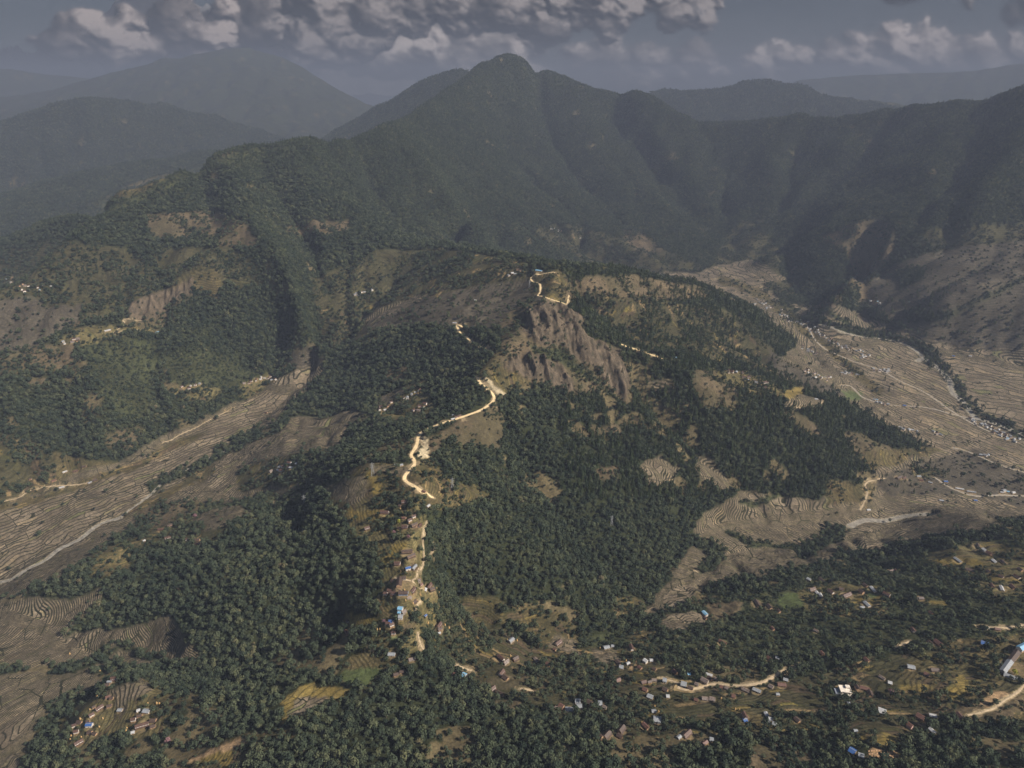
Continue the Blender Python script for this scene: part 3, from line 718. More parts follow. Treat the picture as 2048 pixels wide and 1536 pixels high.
# ------------------------------------------------------------------ terraces: phase and line width
def terrace_phase():
    st = np.where(WTf>0.4, 3.4, 2.9)*np.clip(R2/1600,0.75,2.2)
    st = blur(st,6)
    t = (Hf+fbm(X2,Y2,80,4,501)*5.5+fbm(X2,Y2,22,2,517)*0.5)/st
    gy = np.gradient(t,axis=0)/(R2*DL2); gx = np.gradient(t,axis=1)/(R2*DT2); g = np.hypot(gx,gy)
    return t, g, st
# ------------------------------------------------------------------ houses: where they stand
# (type, ridge end u1,v1,u2,v2, width m, storeys)
# types: w rust roof + white wall, b brown roof + earth wall, g grey tin, B deep blue, L light blue, p pale tin, r red-brown, s rust-streaked tin
VILLAGES = [
 ('upper ridge village','in the upper ridge village',[
  ('g',789,929,797,928,6,1),('g',798,930,806,928,6,1),('w',803,1006,815,1001,6,2),('b',798,1011,802,1010,5,1),('w',761,1027,778,1022,6,2),
  ('w',816,1044,823,1038,6,2),('w',824,1037,831,1032,6,2),('w',804,1055,816,1052,6,2),('b',796,1056,802,1054,5,1),('b',823,1054,835,1049,6,2),('w',836,1054,843,1050,5,1),
  ('r',804,1036,812,1034,5,1),('p',853,1011,860,1011,5,1),('w',729,1060,739,1053,6,2),('r',844,981,852,984,5,1)]),
 ('ridge village','in the ochre-laned ridge village',[
  ('b',803,1108,826,1102,6,2),('b',814,1117,831,1113,6,2),('w',789,1129,801,1125,6,2),('B',811,1140,822,1137,6,2),('g',823,1135,834,1132,6,1),
  ('b',783,1159,788,1164,6,1),('b',791,1182,802,1180,7,1),('w',775,1184,787,1180,6,2),('w',768,1191,775,1187,6,2),('w',783,1191,793,1188,6,2),
  ('w',822,1184,830,1179,6,2),('b',822,1167,827,1176,7,1),('s',814,1196,822,1195,6,1),('b',825,1196,833,1198,6,1),('p',846,1174,852,1176,8,1),('w',853,1175,864,1170,6,2),
  ('b',860,1180,870,1183,6,2),('s',837,1156,840,1164,6,1),('r',841,1167,845,1170,4,1)]),
 ('lower ridge hamlet','just below the ridge village',[
  ('L',796,1219,806,1219,8,2),('L',796,1225,802,1225,5,1),('s',804,1225,812,1221,6,1),('g',797,1235,806,1235,9,2),('B',778,1243,786,1241,8,1),('w',772,1250,781,1246,6,1),
  ('w',779,1254,788,1247,6,2),('w',783,1268,792,1264,6,2),('B',849,1230,853,1231,4,1),('w',873,1253,883,1249,6,2),('b',876,1259,884,1256,5,1),('p',876,1264,881,1266,4,1),
  ('g',776,1309,791,1307,7,1),('s',817,1319,831,1317,6,1),('b',787,1350,797,1346,6,1),('b',799,1345,810,1342,5,1),('w',693,1243,697,1241,4,1),('r',691,1262,696,1269,5,1)]),
 ('lower left village','in the lower left village',[
  ('w',223,1360,236,1355,6,2),('g',216,1366,224,1362,4,1),('b',212,1372,220,1367,5,1),('r',212,1396,221,1390,6,1),('b',220,1397,227,1394,5,1),('w',192,1422,207,1410,6,2),
  ('b',214,1414,224,1408,6,1),('b',185,1415,191,1411,4,1),('w',179,1434,189,1427,6,2),('b',173,1444,180,1441,5,1),('w',145,1456,154,1447,6,2),('b',156,1446,163,1441,5,1),
  ('w',149,1467,158,1461,6,2),('B',173,1452,186,1449,7,2),('b',176,1465,184,1463,7,1),('b',186,1467,193,1467,5,1),('w',150,1492,167,1479,6,2),('g',287,1422,300,1421,8,1),
  ('p',274,1422,281,1418,6,1),('b',274,1434,284,1428,5,1),('w',263,1442,272,1437,6,2),('w',271,1458,299,1443,6,2),('b',301,1442,312,1436,6,1),('p',262,1467,270,1462,5,1),
  ('b',301,1455,311,1449,6,1),('g',236,1421,245,1418,6,1)]),
 ('knoll hamlet','in the dry river hamlet',[
  ('w',316,1059,331,1055,6,1),('b',335,1053,345,1050,6,2),('w',330,1078,342,1073,6,2),('b',344,1076,349,1074,5,1),('w',371,1080,378,1077,6,2),('b',390,1081,400,1078,6,2),
  ('w',390,1087,400,1084,5,1),('p',286,1081,291,1079,5,1)]),
 ('near slope hamlets','below the green clearing',[
  ('g',1018,1283,1027,1279,8,2),('w',1111,1288,1122,1283,7,2),('r',1107,1297,1111,1299,4,1),('w',996,1313,1008,1320,6,2),('s',1007,1326,1017,1323,6,2),('b',1026,1318,1036,1317,7,2),
  ('s',1069,1316,1076,1321,6,1),('w',1091,1327,1100,1329,6,2),('L',924,1349,932,1354,9,2),('r',907,1346,912,1349,5,1),('w',999,1350,1007,1342,6,2),('b',1006,1352,1016,1356,6,1),
  ('w',981,1380,990,1375,6,2),('b',992,1382,999,1385,5,1),('b',1000,1386,1007,1389,5,1)]),
 ('tin roof hamlets','among the mid-slope tin farms',[
  ('g',1207,1295,1219,1293,8,1),('g',1222,1291,1228,1291,6,1),('w',1260,1292,1265,1299,6,2),('b',1232,1322,1240,1326,6,1),('g',1238,1333,1247,1334,8,1),('p',1253,1327,1259,1325,5,1),
  ('p',1287,1321,1294,1324,7,2),('p',1299,1320,1306,1320,6,1),('r',1276,1333,1283,1336,6,1),('b',1305,1336,1312,1338,5,1),('r',1232,1360,1240,1358,6,1),('w',1282,1364,1292,1362,6,1),
  ('b',1295,1364,1302,1362,5,1),('s',1303,1359,1313,1359,5,1),('g',1325,1361,1333,1362,8,2),('g',1361,1369,1373,1370,10,2),('r',1285,1377,1295,1380,7,1),('b',1325,1377,1335,1380,8,1),
  ('g',1294,1391,1306,1394,8,1),('p',1332,1392,1339,1392,6,1),('r',1346,1341,1353,1345,6,1),('L',1375,1347,1381,1347,5,1),('g',1150,1403,1161,1404,8,2),('g',1152,1411,1164,1412,8,1),
  ('b',1174,1404,1183,1408,7,2),('g',1196,1408,1204,1408,9,2),('r',1118,1412,1127,1416,8,2),('g',1130,1418,1149,1419,8,1),('s',1110,1414,1116,1415,5,1),('s',1205,1413,1213,1414,5,1),
  ('g',1303,1422,1312,1422,6,1),('g',1306,1440,1322,1441,11,2),('r',1285,1448,1297,1455,6,1),('b',1196,1472,1204,1477,7,2),('b',1208,1474,1219,1466,7,2),('b',1238,1463,1247,1455,7,2),
  ('b',1234,1469,1244,1474,6,1),('w',1367,1472,1380,1464,6,2),('g',1355,1475,1361,1473,5,1)]),
 ('road bend houses','beside the curving tan road',[
  ('s',1401,1361,1416,1365,9,2),('b',1416,1354,1424,1358,7,1),('p',1411,1348,1425,1350,5,1),('s',1427,1356,1434,1357,5,1),('s',1389,1367,1397,1369,6,1),('b',1375,1375,1386,1377,6,1),
  ('r',1438,1373,1448,1374,6,1),('s',1449,1375,1458,1376,6,1),('s',1482,1377,1499,1381,6,1),('g',1504,1380,1522,1382,6,1),('s',1537,1371,1546,1374,7,1),('r',1554,1368,1572,1369,7,1),
  ('g',1566,1358,1576,1360,6,1),('r',1388,1398,1396,1400,5,1),('s',1403,1396,1416,1397,7,1),('s',1418,1396,1430,1398,8,1),('r',1463,1391,1470,1392,7,1),('w',1485,1428,1492,1437,6,2),
  ('B',1486,1440,1494,1440,6,1),('p',1530,1425,1535,1431,5,1),('p',1536,1437,1545,1438,6,1),('g',1531,1443,1540,1443,4,1),('g',1544,1447,1553,1449,6,1),('b',1588,1436,1599,1442,6,1),
  ('r',1405,1487,1414,1483,5,1),('g',1419,1478,1427,1479,6,1),('g',1552,1388,1558,1388,4,1)]),
 ('concrete house farms','near the big concrete house',[
  ('b',1711,1373,1717,1380,6,2),('r',1719,1374,1740,1378,7,1),('b',1737,1382,1743,1389,6,1),('p',1775,1364,1784,1366,6,1),('s',1757,1352,1770,1357,5,1),('p',1755,1420,1772,1424,11,1),
  ('g',1695,1404,1699,1407,4,1),('r',1812,1449,1824,1455,7,2),('r',1831,1432,1848,1438,9,2),('B',1697,1499,1711,1504,10,1),('g',1715,1511,1728,1512,7,1),('g',1813,1333,1830,1334,9,1),
  ('p',1857,1430,1873,1432,6,1),('w',1912,1426,1926,1437,7,1),('p',1857,1457,1871,1465,5,1),('g',1707,1461,1714,1461,4,1),('r',1847,1346,1858,1349,7,1),('b',1860,1338,1880,1339,6,1)]),
 ('shaded wood hamlets','in the dark right wood',[
  ('L',1405,1225,1414,1229,7,2),('r',1408,1234,1413,1236,5,1),('b',1510,1200,1519,1213,7,1),('b',1534,1210,1543,1215,6,1),('b',1555,1219,1560,1223,6,1),('r',1437,1281,1453,1287,6,1),
  ('r',1542,1254,1548,1258,5,1),('r',1533,1313,1543,1319,7,1),('g',1551,1314,1559,1316,6,1),('r',1640,1303,1647,1308,6,1),('r',1728,1316,1737,1322,7,1),('s',1627,1259,1637,1262,5,1),
  ('w',1822,1256,1829,1262,6,1),('r',1868,1281,1884,1289,9,1),('b',1855,1283,1865,1290,8,1),('B',1960,1285,1978,1288,10,1),('p',1972,1254,1976,1256,5,1),('r',1988,1257,2000,1258,6,1)]),
 ('green meadow village','round the small green meadow',[
  ('g',1613,1157,1621,1161,7,2),('b',1637,1160,1650,1163,7,2),('w',1618,1180,1630,1177,7,2),('p',1631,1184,1637,1187,6,1),('p',1638,1188,1644,1192,6,1),('w',1655,1181,1667,1185,7,2),
  ('b',1677,1177,1687,1176,7,1),('w',1685,1192,1700,1190,8,2),('b',1717,1181,1727,1185,7,2),('p',1740,1175,1752,1181,6,1),('b',1725,1168,1735,1171,6,1),('g',1727,1205,1740,1210,7,1),
  ('g',1720,1214,1728,1214,6,1),('w',1765,1187,1780,1190,8,2),('w',1777,1141,1787,1139,6,1),('r',1788,1138,1797,1142,6,1),('b',1830,1197,1847,1194,6,1),('r',1858,1223,1865,1227,6,1)]),
 ('right edge village','under the wooded right rim',[
  ('b',1953,1088,1958,1095,6,1),('p',1963,1099,1972,1102,7,2),('r',1971,1105,1983,1109,8,2),('g',1907,1116,1923,1122,7,1),('p',1983,1120,1993,1123,7,1),('b',2000,1122,2010,1125,7,1),
  ('b',1930,1138,1950,1138,6,1),('b',1973,1140,1980,1143,6,1),('w',1997,1151,2007,1153,7,1),('w',2027,1150,2040,1155,7,1),('r',2020,1170,2030,1175,7,1),('p',2000,1173,2006,1179,6,1),
  ('r',1980,1168,1987,1171,6,1),('b',2035,1136,2045,1140,7,1)]),
 ('left valley hamlet','at the left valley edge',[
  ('p',125,944,135,941,6,1),('w',145,941,156,938,6,1),('b',164,933,173,931,6,1),('r',103,962,113,958,7,1),('p',118,974,130,972,6,1),('g',176,966,184,962,6,1),('b',185,961,195,957,6,1),
  ('b',58,957,63,956,6,1),('b',528,823,535,824,6,1),('p',208,661,222,659,8,1),('L',304,667,311,665,7,1),('L',312,663,318,662,7,1)]),
 ('crest road','along the high ridge crest',[
  ('L',1071,541,1085,539,10,1),('p',1349,557,1363,557,9,1),('L',1348,714,1354,715,7,1),('p',949,599,953,599,6,1),('g',905,645,914,644,7,1),('p',902,838,909,836,6,1),('w',910,834,915,832,6,1),
  ('b',916,831,922,829,6,1),('g',904,830,909,828,5,1),('p',1629,796,1636,798,8,1),('L',1679,800,1686,801,7,1)]),
 ('valley road','beside the grey valley road',[
  ('B',1887,961,1895,962,9,1),('p',1910,974,1928,978,7,1),('g',1933,980,1952,984,7,1),('B',1947,999,1954,1000,8,1),('b',1793,956,1802,953,8,1),('w',1804,954,1812,952,7,1),('g',1833,950,1841,952,8,1),
  ('r',1838,957,1846,960,7,1),('g',1856,962,1865,965,8,1),('B',1805,809,1812,810,8,1),('p',1733,1018,1740,1019,7,1),('B',1904,710,1910,711,8,1),('p',1937,710,1944,711,8,1)]),
]
PADL = []
def house_site(u1,v1,u2,v2):
    a = hit(u1,v1+2.5); c = hit(u2,v2+2.5)
    if a is None or c is None: return None
    dx_, dy_ = c[0]-a[0], c[1]-a[1]; L = math.hypot(dx_,dy_); mx_, my_ = (a[0]+c[0])/2, (a[1]+c[1])/2
    pxm = math.hypot(mx_,my_); want = math.hypot(u2-u1,(v2-v1)*1.5)/FPX*math.sqrt(pxm**2+(CZ-a[2])**2)
    L = min(L, want*1.25, 60); L = max(L, 5.0)
    return mx_, my_, L, math.atan2(dy_,dx_)
def add_pad(x, y, half, dirt=True):
    z = float(hz(x,y)); th_ = np.linspace(0,6.28,7)[:-1]
    level(np.array([[x,y]]), np.array([z]), half*0.9, half*0.7+3)
    i = int(round((math.log(math.hypot(x,y))-LR0)/DL2)); j = int(round((math.atan2(x,y)-TH0)/DT2)); r = math.hypot(x,y)
    ni = int((half+4)/(r*DL2))+2; nj = int((half+4)/(r*DT2))+2
    s = (slice(max(i-ni,0),i+ni+1),slice(max(j-nj,0),j+nj+1)); d = np.hypot(X2[s]-x,Y2[s]-y)
    DENS[s] = np.where(d<half+1.5,0,DENS[s]); TERR[s] = np.where(d<half+1,0,TERR[s])
    if dirt: COLR[s] = np.where((d<half+1.2)[...,None],COLR[s]*.4+np.array((.21,.155,.095))*.6,COLR[s])
    PADS.append((x,y,half)); return z
SITES = []
for vn, where, hs in VILLAGES:
    for h in hs:
        st = house_site(*h[1:5])
        if st is None: print('no site',h); continue
        x,y,L,yaw = st; z = add_pad(x,y,max(L,h[5])*.55)
        SITES.append((vn,where,h[0],x,y,z,L,h[5],h[6],yaw))
# far villages: many tiny houses scattered along lines (u,v list, spread px, count, label, group)
FARV_H = [
 ([(1517,602),(1550,622),(1590,642),(1640,668),(1680,690),(1735,715)],7,74,'small grey roofed house in the long village strip of the right valley','village strip houses'),
 ([(1603,695),(1633,709)],4,8,'small house of the group below the village strip','houses below the strip'),
 ([(1747,740),(1780,743)],4,9,'small grey house beside the valley road bend','houses at the road bend'),
 ([(1683,746),(1713,750)],3,7,'pale roofed house in the row amid valley fields','houses amid valley fields'),
 ([(1607,743),(1657,760)],6,13,'small pale house at the wooded foot of the right spur','houses at the spur foot'),
 ([(1747,800),(1777,810)],3,8,'grey house beside the pale lane across the fields','houses beside the pale lane'),
 ([(1943,842),(1975,855),(2000,866),(2033,882)],6,30,'grey roofed house in the village by the riverside road','riverside road village'),
 ([(1793,853),(1833,866)],4,6,'small house at the edge of the burnt fields','houses at the burnt fields'),
 ([(1865,862),(1880,872)],4,4,'small house among brown valley fields','houses among brown fields'),
 ([(1966,911),(1978,915)],3,3,'small dark house beside the straight field lane','houses by the straight lane'),
 ([(2003,984),(2025,986)],4,5,'small house near the valley road end','houses near the road end'),
 ([(1877,1002),(1890,1004)],2,3,'small brown house in the open valley floor','houses in the open floor'),
 ([(1452,742),(1495,756),(1533,772)],7,17,'small house in the terraced hamlet on the right spur','spur hamlet houses'),
 ([(1740,603),(1760,608)],4,5,'tiny house at the foot of the scrub hill','houses under the scrub hill'),
 ([(1095,458),(1130,465),(1170,480)],5,10,'tiny house in the hazy hamlet under the mountain','hazy hamlet houses'),
 ([(5,560),(60,580),(120,570)],12,14,'tiny house in the far left valley','far left valley houses'),
 ([(126,688),(157,680)],4,9,'small house beside the left ridge road','left ridge road houses'),
 ([(359,779),(403,768)],5,9,'small house at the foot of the green left hill','green hill hamlet houses'),
 ([(489,770),(520,758),(553,760)],5,15,'small house of the hamlet at the head of the left terraces','terrace head hamlet'),
 ([(542,948),(595,926)],6,9,'white walled house in the wooded hamlet above the left valley','wooded hamlet houses'),
 ([(758,823),(785,808)],5,10,'small house in the lower part of the terraced village','terraced village lower houses'),
 ([(806,799),(830,786)],5,11,'small house in the upper part of the terraced village','terraced village upper houses'),
 ([(828,822),(850,812)],4,7,'small house on the right side of the terraced village','terraced village right houses'),
 ([(707,590),(744,582)],3,6,'tiny house on the far slope behind the ridge','far slope houses'),
 ([(1015,552),(1038,543)],3,7,'tiny house among trees on the ridge top','ridge top houses'),
]
FSITES = []
_rg = np.random.default_rng(99)
for pl, spd, n, lab, grp in FARV_H:
    P_ = np.array(pl,float); seg = np.hypot(*np.diff(P_,axis=0).T); cum = np.concatenate([[0],np.cumsum(seg)])
    got = []
    for k in range(n*6):
        if len(got)>=n: break
        t = _rg.random()*cum[-1]; u = np.interp(t,cum,P_[:,0])+_rg.normal()*spd*.6; v = np.interp(t,cum,P_[:,1])+_rg.normal()*spd*.4
        p = hit(u,v)
        if p is None or any(math.hypot(p[0]-q[0],p[1]-q[1])<11 for q in got): continue
        got.append(p)
    d0 = P_[-1]-P_[0]; a0 = hit(*P_[0]); a1 = hit(*P_[-1]); yaw0 = math.atan2(a1[1]-a0[1],a1[0]-a0[0]) if a0 and a1 else 0
    for p in got:
        z = add_pad(p[0],p[1],5.5); FSITES.append((p[0],p[1],z,yaw0+_rg.normal()*.25+(1.57 if _rg.random()<.3 else 0),lab,grp))
SPECIAL = {}
for nm,u,v,half in (('courtyard_building',806,1166,14),('long_blue',807,1188,10),('concrete_house',1688,1385,13),('courtyard_school',2030,1340,20)):
    p = hit(u,v); z = add_pad(p[0],p[1],half); SPECIAL[nm] = (p[0],p[1],z)
STACKS = [(766,1185),(841,1188),(809,1178),(811,1199),(826,1205),(834,1200),(856,1244),(890,1248),(898,1254),(755,1258),(760,1257),(785,1258),(790,1257),(802,1141),(807,1138),(873,1174),(878,1183),
 (194,1390),(180,1417),(187,1426),(206,1435),(161,1436),(296,1405),(314,1405),(319,1405),(289,1410),(254,1454),(252,1459),(249,1473),(163,1472),(141,1477),(143,1470),(199,1452),(200,1339),
 (390,1098),(140,1306),(1021,1310),(1015,1279),(1034,1279),(1317,1421),(1309,1411),(1200,1294),(1252,1319),(1442,1395),(1470,1417),(1478,1418),(1283,1443),(1703,1474),(749,1028),(801,1016),(1541,1329)]
SSITES = []
for u,v in STACKS:
    p = hit(u,v+3)
    if p: SSITES.append((u,v,p[0],p[1],float(hz(p[0],p[1])))); PADS.append((p[0],p[1],2.0))
PYL = [(746,951,25,'steel lattice pylon on the terraced knoll left of the pale road'),(905,979,23,'steel lattice pylon on the grassy spur right of the pale road'),(610,1013,22,'steel lattice pylon among trees on the left spur'),(1059,575,13,'distant steel lattice pylon just under the ridge summit'),(1223,1050,19,'steel lattice pylon standing in the dark gully wood')]
PSITES = []
for u,v,hp,lab in PYL:
    p = hit(u,v); PSITES.append((p,hp/FPX*math.sqrt(p[0]**2+p[1]**2+(CZ-p[2])**2)/0.85,lab)); PADS.append((p[0],p[1],5))
# ------------------------------------------------------------------ the ground as one sheet
TPH, TG, TST = terrace_phase()
fr0 = TPH-np.floor(TPH); stepped = np.floor(TPH)+np.clip(fr0/0.2,0,1)
Hf += (stepped-TPH)*TST*np.clip(TERR*1.3-.25,0,1)*.8*np.clip((3200-R2)/800,0,1)
hp_ = hash2(np.floor(TPH),np.floor((X2*.8+Y2*.6)/26),71); mz = (CL==1)|(CL==12)|(CL==4)
for lo_,hi_,c_ in ((.80,.90,(.085,.060,.042)),(.90,.945,(.17,.13,.05)),(.945,1.1,(.25,.18,.10))):
    COLR = np.where((mz&(hp_>lo_)&(hp_<=hi_)&(R2<2600))[...,None],COLR*.25+np.array(c_)*.75,COLR)
idx = np.arange(NR2*NT2).reshape(NR2,NT2)
faces = np.stack([idx[:-1,:-1],idx[:-1,1:],idx[1:,1:],idx[1:,:-1]],-1).reshape(-1,4)
gm, nt, go = node_mat('ground_cover')
b = N(nt,'ShaderNodeBsdfPrincipled'); b.inputs['Roughness'].default_value = 0.95; b.inputs['Specular IOR Level'].default_value = 0.1
pos = N(nt,'ShaderNodeNewGeometry').outputs['Position']
base = ATTR(nt,'cover',0); tz = ATTR(nt,'tphase'); ta = ATTR(nt,'terrace'); tl = ATTR(nt,'tline'); rk = ATTR(nt,'rock')
n1 = NOISE(nt,pos,0.012,6,0.6); n2 = NOISE(nt,pos,0.11,5,0.65); n3 = NOISE(nt,pos,0.045,4,0.6)
c1 = MIX(nt, 1.0, base, RAMP(nt,n1,[(0.3,(.62,.62,.62)),(0.7,(1.35,1.35,1.35))]), 'MULTIPLY')
n4 = NOISE(nt,pos,0.33,3,0.7)
c1 = MIX(nt, 1.0, c1, RAMP(nt,n4,[(0.3,(.6,.62,.6)),(0.7,(1.4,1.38,1.3))]), 'MULTIPLY')
c1 = MIX(nt, 1.0, c1, RAMP(nt,n2,[(0.25,(.55,.57,.55)),(0.75,(1.45,1.42,1.35))]), 'MULTIPLY')
# each terrace its own soil tone
fl = MATH(nt,'FLOOR',tz); fr = MATH(nt,'FRACT',tz)
cmb = N(nt,'ShaderNodeCombineXYZ'); nt.links.new(fl,cmb.inputs[0])
vor = N(nt,'ShaderNodeTexVoronoi'); vor.inputs['Scale'].default_value = 0.021; nt.links.new(pos,vor.inputs['Vector'])
vsep = N(nt,'ShaderNodeSeparateColor'); nt.links.new(vor.outputs['Color'],vsep.inputs[0]); nt.links.new(vsep.outputs[0],cmb.inputs[1])
wn_ = N(nt,'ShaderNodeTexWhiteNoise'); nt.links.new(cmb.outputs[0],wn_.inputs['Vector'])
tone = RAMP(nt,wn_.outputs[0],[(0,(.72,.70,.68)),(0.5,(.93,.92,.90)),(0.85,(1.08,1.06,1.02)),(0.95,(1.3,1.24,1.1)),(1,(.8,.95,.65))])
c2 = MIX(nt, ta, c1, MIX(nt,1.0,c1,tone,'MULTIPLY'))
grn = RAMP(nt,n3,[(0.52,(0,0,0)),(0.62,(1,1,1))]); 
c2 = MIX(nt, MATH(nt,'MULTIPLY',MATH(nt,'MULTIPLY',grn,ta),0.45), c2, (.095,.085,.045))
# banks between terraces: a strip of dark grass plus the bank's painted shade
lw = MATH(nt,'MULTIPLY',tl,MATH(nt,'ADD',0.45,MATH(nt,'MULTIPLY',n3,1.1)))
line = MATH(nt,'LESS_THAN',fr,lw)
vd = N(nt,'ShaderNodeTexVoronoi'); vd.feature = 'DISTANCE_TO_EDGE'; vd.inputs['Scale'].default_value = 0.021; nt.links.new(pos,vd.inputs['Vector'])
cross = MATH(nt,'MULTIPLY',MATH(nt,'LESS_THAN',vd.outputs['Distance'],0.02),MATH(nt,'GREATER_THAN',n1,0.5))
ln = MATH(nt,'MULTIPLY',MATH(nt,'MAXIMUM',line,cross),MATH(nt,'MULTIPLY',ta,MATH(nt,'ADD',0.55,MATH(nt,'MULTIPLY',n1,0.7)),None,True))
c3 = MIX(nt, ln, c2, (.020,.021,.011))
# rock: streaks and ledges
mp = N(nt,'ShaderNodeMapping'); mp.inputs['Scale'].default_value = (1,.45,.5); nt.links.new(pos,mp.inputs[0])
r1 = NOISE(nt,mp.outputs[0],0.09,8,0.7)
rc = RAMP(nt,r1,[(0.3,(.035,.04,.022)),(0.42,(.060,.050,.035)),(0.6,(.135,.104,.072)),(0.75,(.23,.185,.135))])
c4 = MIX(nt, MATH(nt,'MULTIPLY',rk,0.9), c3, rc)
nt.links.new(c4,b.inputs['Base Color'])
bm_ = N(nt,'ShaderNodeBump'); bm_.inputs['Distance'].default_value = 2.0; bm_.inputs['Strength'].default_value = 0.6
hgt = MATH(nt,'ADD',MATH(nt,'MULTIPLY',MATH(nt,'SUBTRACT',n2,0.5),1.1),MATH(nt,'MULTIPLY',MATH(nt,'MULTIPLY',rk,r1),4.0))
nt.links.new(hgt,bm_.inputs['Height']); nt.links.new(bm_.outputs[0],b.inputs['Normal']); nt.links.new(b.outputs[0],go.inputs[0])
gme = mesh_np('ground', np.stack([X2,Y2,Hf],-1).reshape(-1,3), faces, gm, True)
def put(me, name, arr, typ='FLOAT'):
    a = me.attributes.new(name, typ, 'POINT')
    a.data.foreach_set('value' if typ!='FLOAT_COLOR' else 'color', np.ascontiguousarray(arr,np.float32).ravel())
c4a = np.ones((NR2*NT2,4),np.float32); c4a[:,:3] = COLR.reshape(-1,3)
put(gme,'cover',c4a,'FLOAT_COLOR'); put(gme,'tphase',TPH); put(gme,'terrace',np.clip(TERR,0,1)); put(gme,'rock',np.clip(ROCK,0,1))
put(gme,'tline',np.clip(TG*np.clip(3.1*R2/1300,2.4,7.5),0.06,0.5))
ground = link(bpy.data.objects.new('ground',gme)); tag(ground,'terraced valley floors and wooded hills reaching to the horizon','ground',kind='structure')
# roads, river beds
def flat_mat(name, col, var=0.35, sc=0.3, rough=0.9):
    m, nt, o = node_mat(name); b = N(nt,'ShaderNodeBsdfPrincipled'); b.inputs['Roughness'].default_value = rough
    b.inputs['Specular IOR Level'].default_value = 0.15
    p = N(nt,'ShaderNodeNewGeometry').outputs['Position']; n = NOISE(nt,p,sc,5,0.65)
    lo = tuple(c*(1-var) for c in col); hi = tuple(min(c*(1+var),.95) for c in col)
    nt.links.new(RAMP(nt,n,[(0.3,lo),(0.7,hi)]),b.inputs['Base Color']); nt.links.new(b.outputs[0],o.inputs[0]); return m
RM = {'pale':flat_mat('road_dust',(.66,.50,.28),.28,.2),'tan':flat_mat('track_earth',(.40,.31,.20),.3,.2),'grey':flat_mat('road_grey',(.30,.27,.23),.2,.2),'river':flat_mat('river_gravel',(.22,.20,.165),.5,.12)}
for nm,c,L,z,hw in ribbons:
    t = np.gradient(L,axis=0); t /= np.maximum(np.hypot(t[:,0],t[:,1])[:,None],1e-6); nrm = np.stack([t[:,1],-t[:,0]],-1)
    s = np.arange(len(L)); wv = hw*(1+0.35*(vnoise(s*0.21+hw*9,s*0.0+3,5)-.5)*(2.4 if c=='river' else 1.2))
    cols_ = []
    for k in (-1,-0.4,0.4,1):
        p = L+nrm*(wv*k)[:,None]; zz = np.maximum(hz(p[:,0],p[:,1])+0.35, z+0.3)
        if abs(k)==1: zz = zz-0.25
        cols_.append(np.column_stack([p,zz]))
    co = np.stack(cols_,1).reshape(-1,3); n = len(L); ii = np.arange((n)*4).reshape(n,4)
    fc = np.stack([ii[:-1,:-1],ii[1:,:-1],ii[1:,1:],ii[:-1,1:]],-1).reshape(-1,4)
    me = mesh_np(nm,co,fc,RM[c],True)
    lab = {'pale':'pale dusty road cut along the ridge','tan':'narrow tan earth track','grey':'grey valley road','river':'pale dry gravel river bed'}[c]
    tag(link(bpy.data.objects.new(nm,me)),lab,'river bed' if c=='river' else 'road',kind='structure')
# ------------------------------------------------------------------ trees
def leaf_mat(name, stops, trans=0.10):
    m, nt, o = node_mat(name)
    oi = N(nt,'ShaderNodeObjectInfo'); p = N(nt,'ShaderNodeNewGeometry').outputs['Position']
    n = NOISE(nt,p,0.006,3,0.6); nn = NOISE(nt,p,0.7,2,0.6)
    n5 = NOISE(nt,p,0.025,3,0.6); na = MATH(nt,'ADD',MATH(nt,'MULTIPLY',MATH(nt,'SUBTRACT',MATH(nt,'ADD',MATH(nt,'MULTIPLY',n,.5),MATH(nt,'MULTIPLY',n5,.5)),0.5),2.6),0.45,None,True)
    f = MATH(nt,'ADD',MATH(nt,'MULTIPLY',oi.outputs['Random'],0.55),MATH(nt,'MULTIPLY',na,0.45))
    c = RAMP(nt,f,stops); c = MIX(nt,1.0,c,RAMP(nt,nn,[(0.3,(.7,.7,.7)),(0.7,(1.3,1.3,1.3))]),'MULTIPLY')
    d = N(nt,'ShaderNodeBsdfDiffuse'); t = N(nt,'ShaderNodeBsdfTranslucent'); mx = N(nt,'ShaderNodeMixShader',_0=trans)
    nt.links.new(c,d.inputs[0]); nt.links.new(c,t.inputs[0]); nt.links.new(d.outputs[0],mx.inputs[1]); nt.links.new(t.outputs[0],mx.inputs[2])
    nt.links.new(mx.outputs[0],o.inputs[0]); return m
LEAF = leaf_mat('foliage',[(0.15,(.025,.036,.026)),(0.42,(.048,.062,.040)),(0.68,(.074,.088,.052)),(0.84,(.110,.114,.060)),(0.93,(.15,.125,.075))])
PINE = leaf_mat('pine_foliage',[(0.2,(.022,.033,.018)),(0.8,(.050,.062,.028))])
YLEAF = leaf_mat('yellow_foliage',[(0.2,(.26,.26,.05)),(0.8,(.34,.32,.07))])
PLEAF = leaf_mat('pink_blossom',[(0.2,(.20,.11,.12)),(0.8,(.28,.16,.17))])
BARK = flat_mat('bark',(.09,.07,.05),.3,2.0)
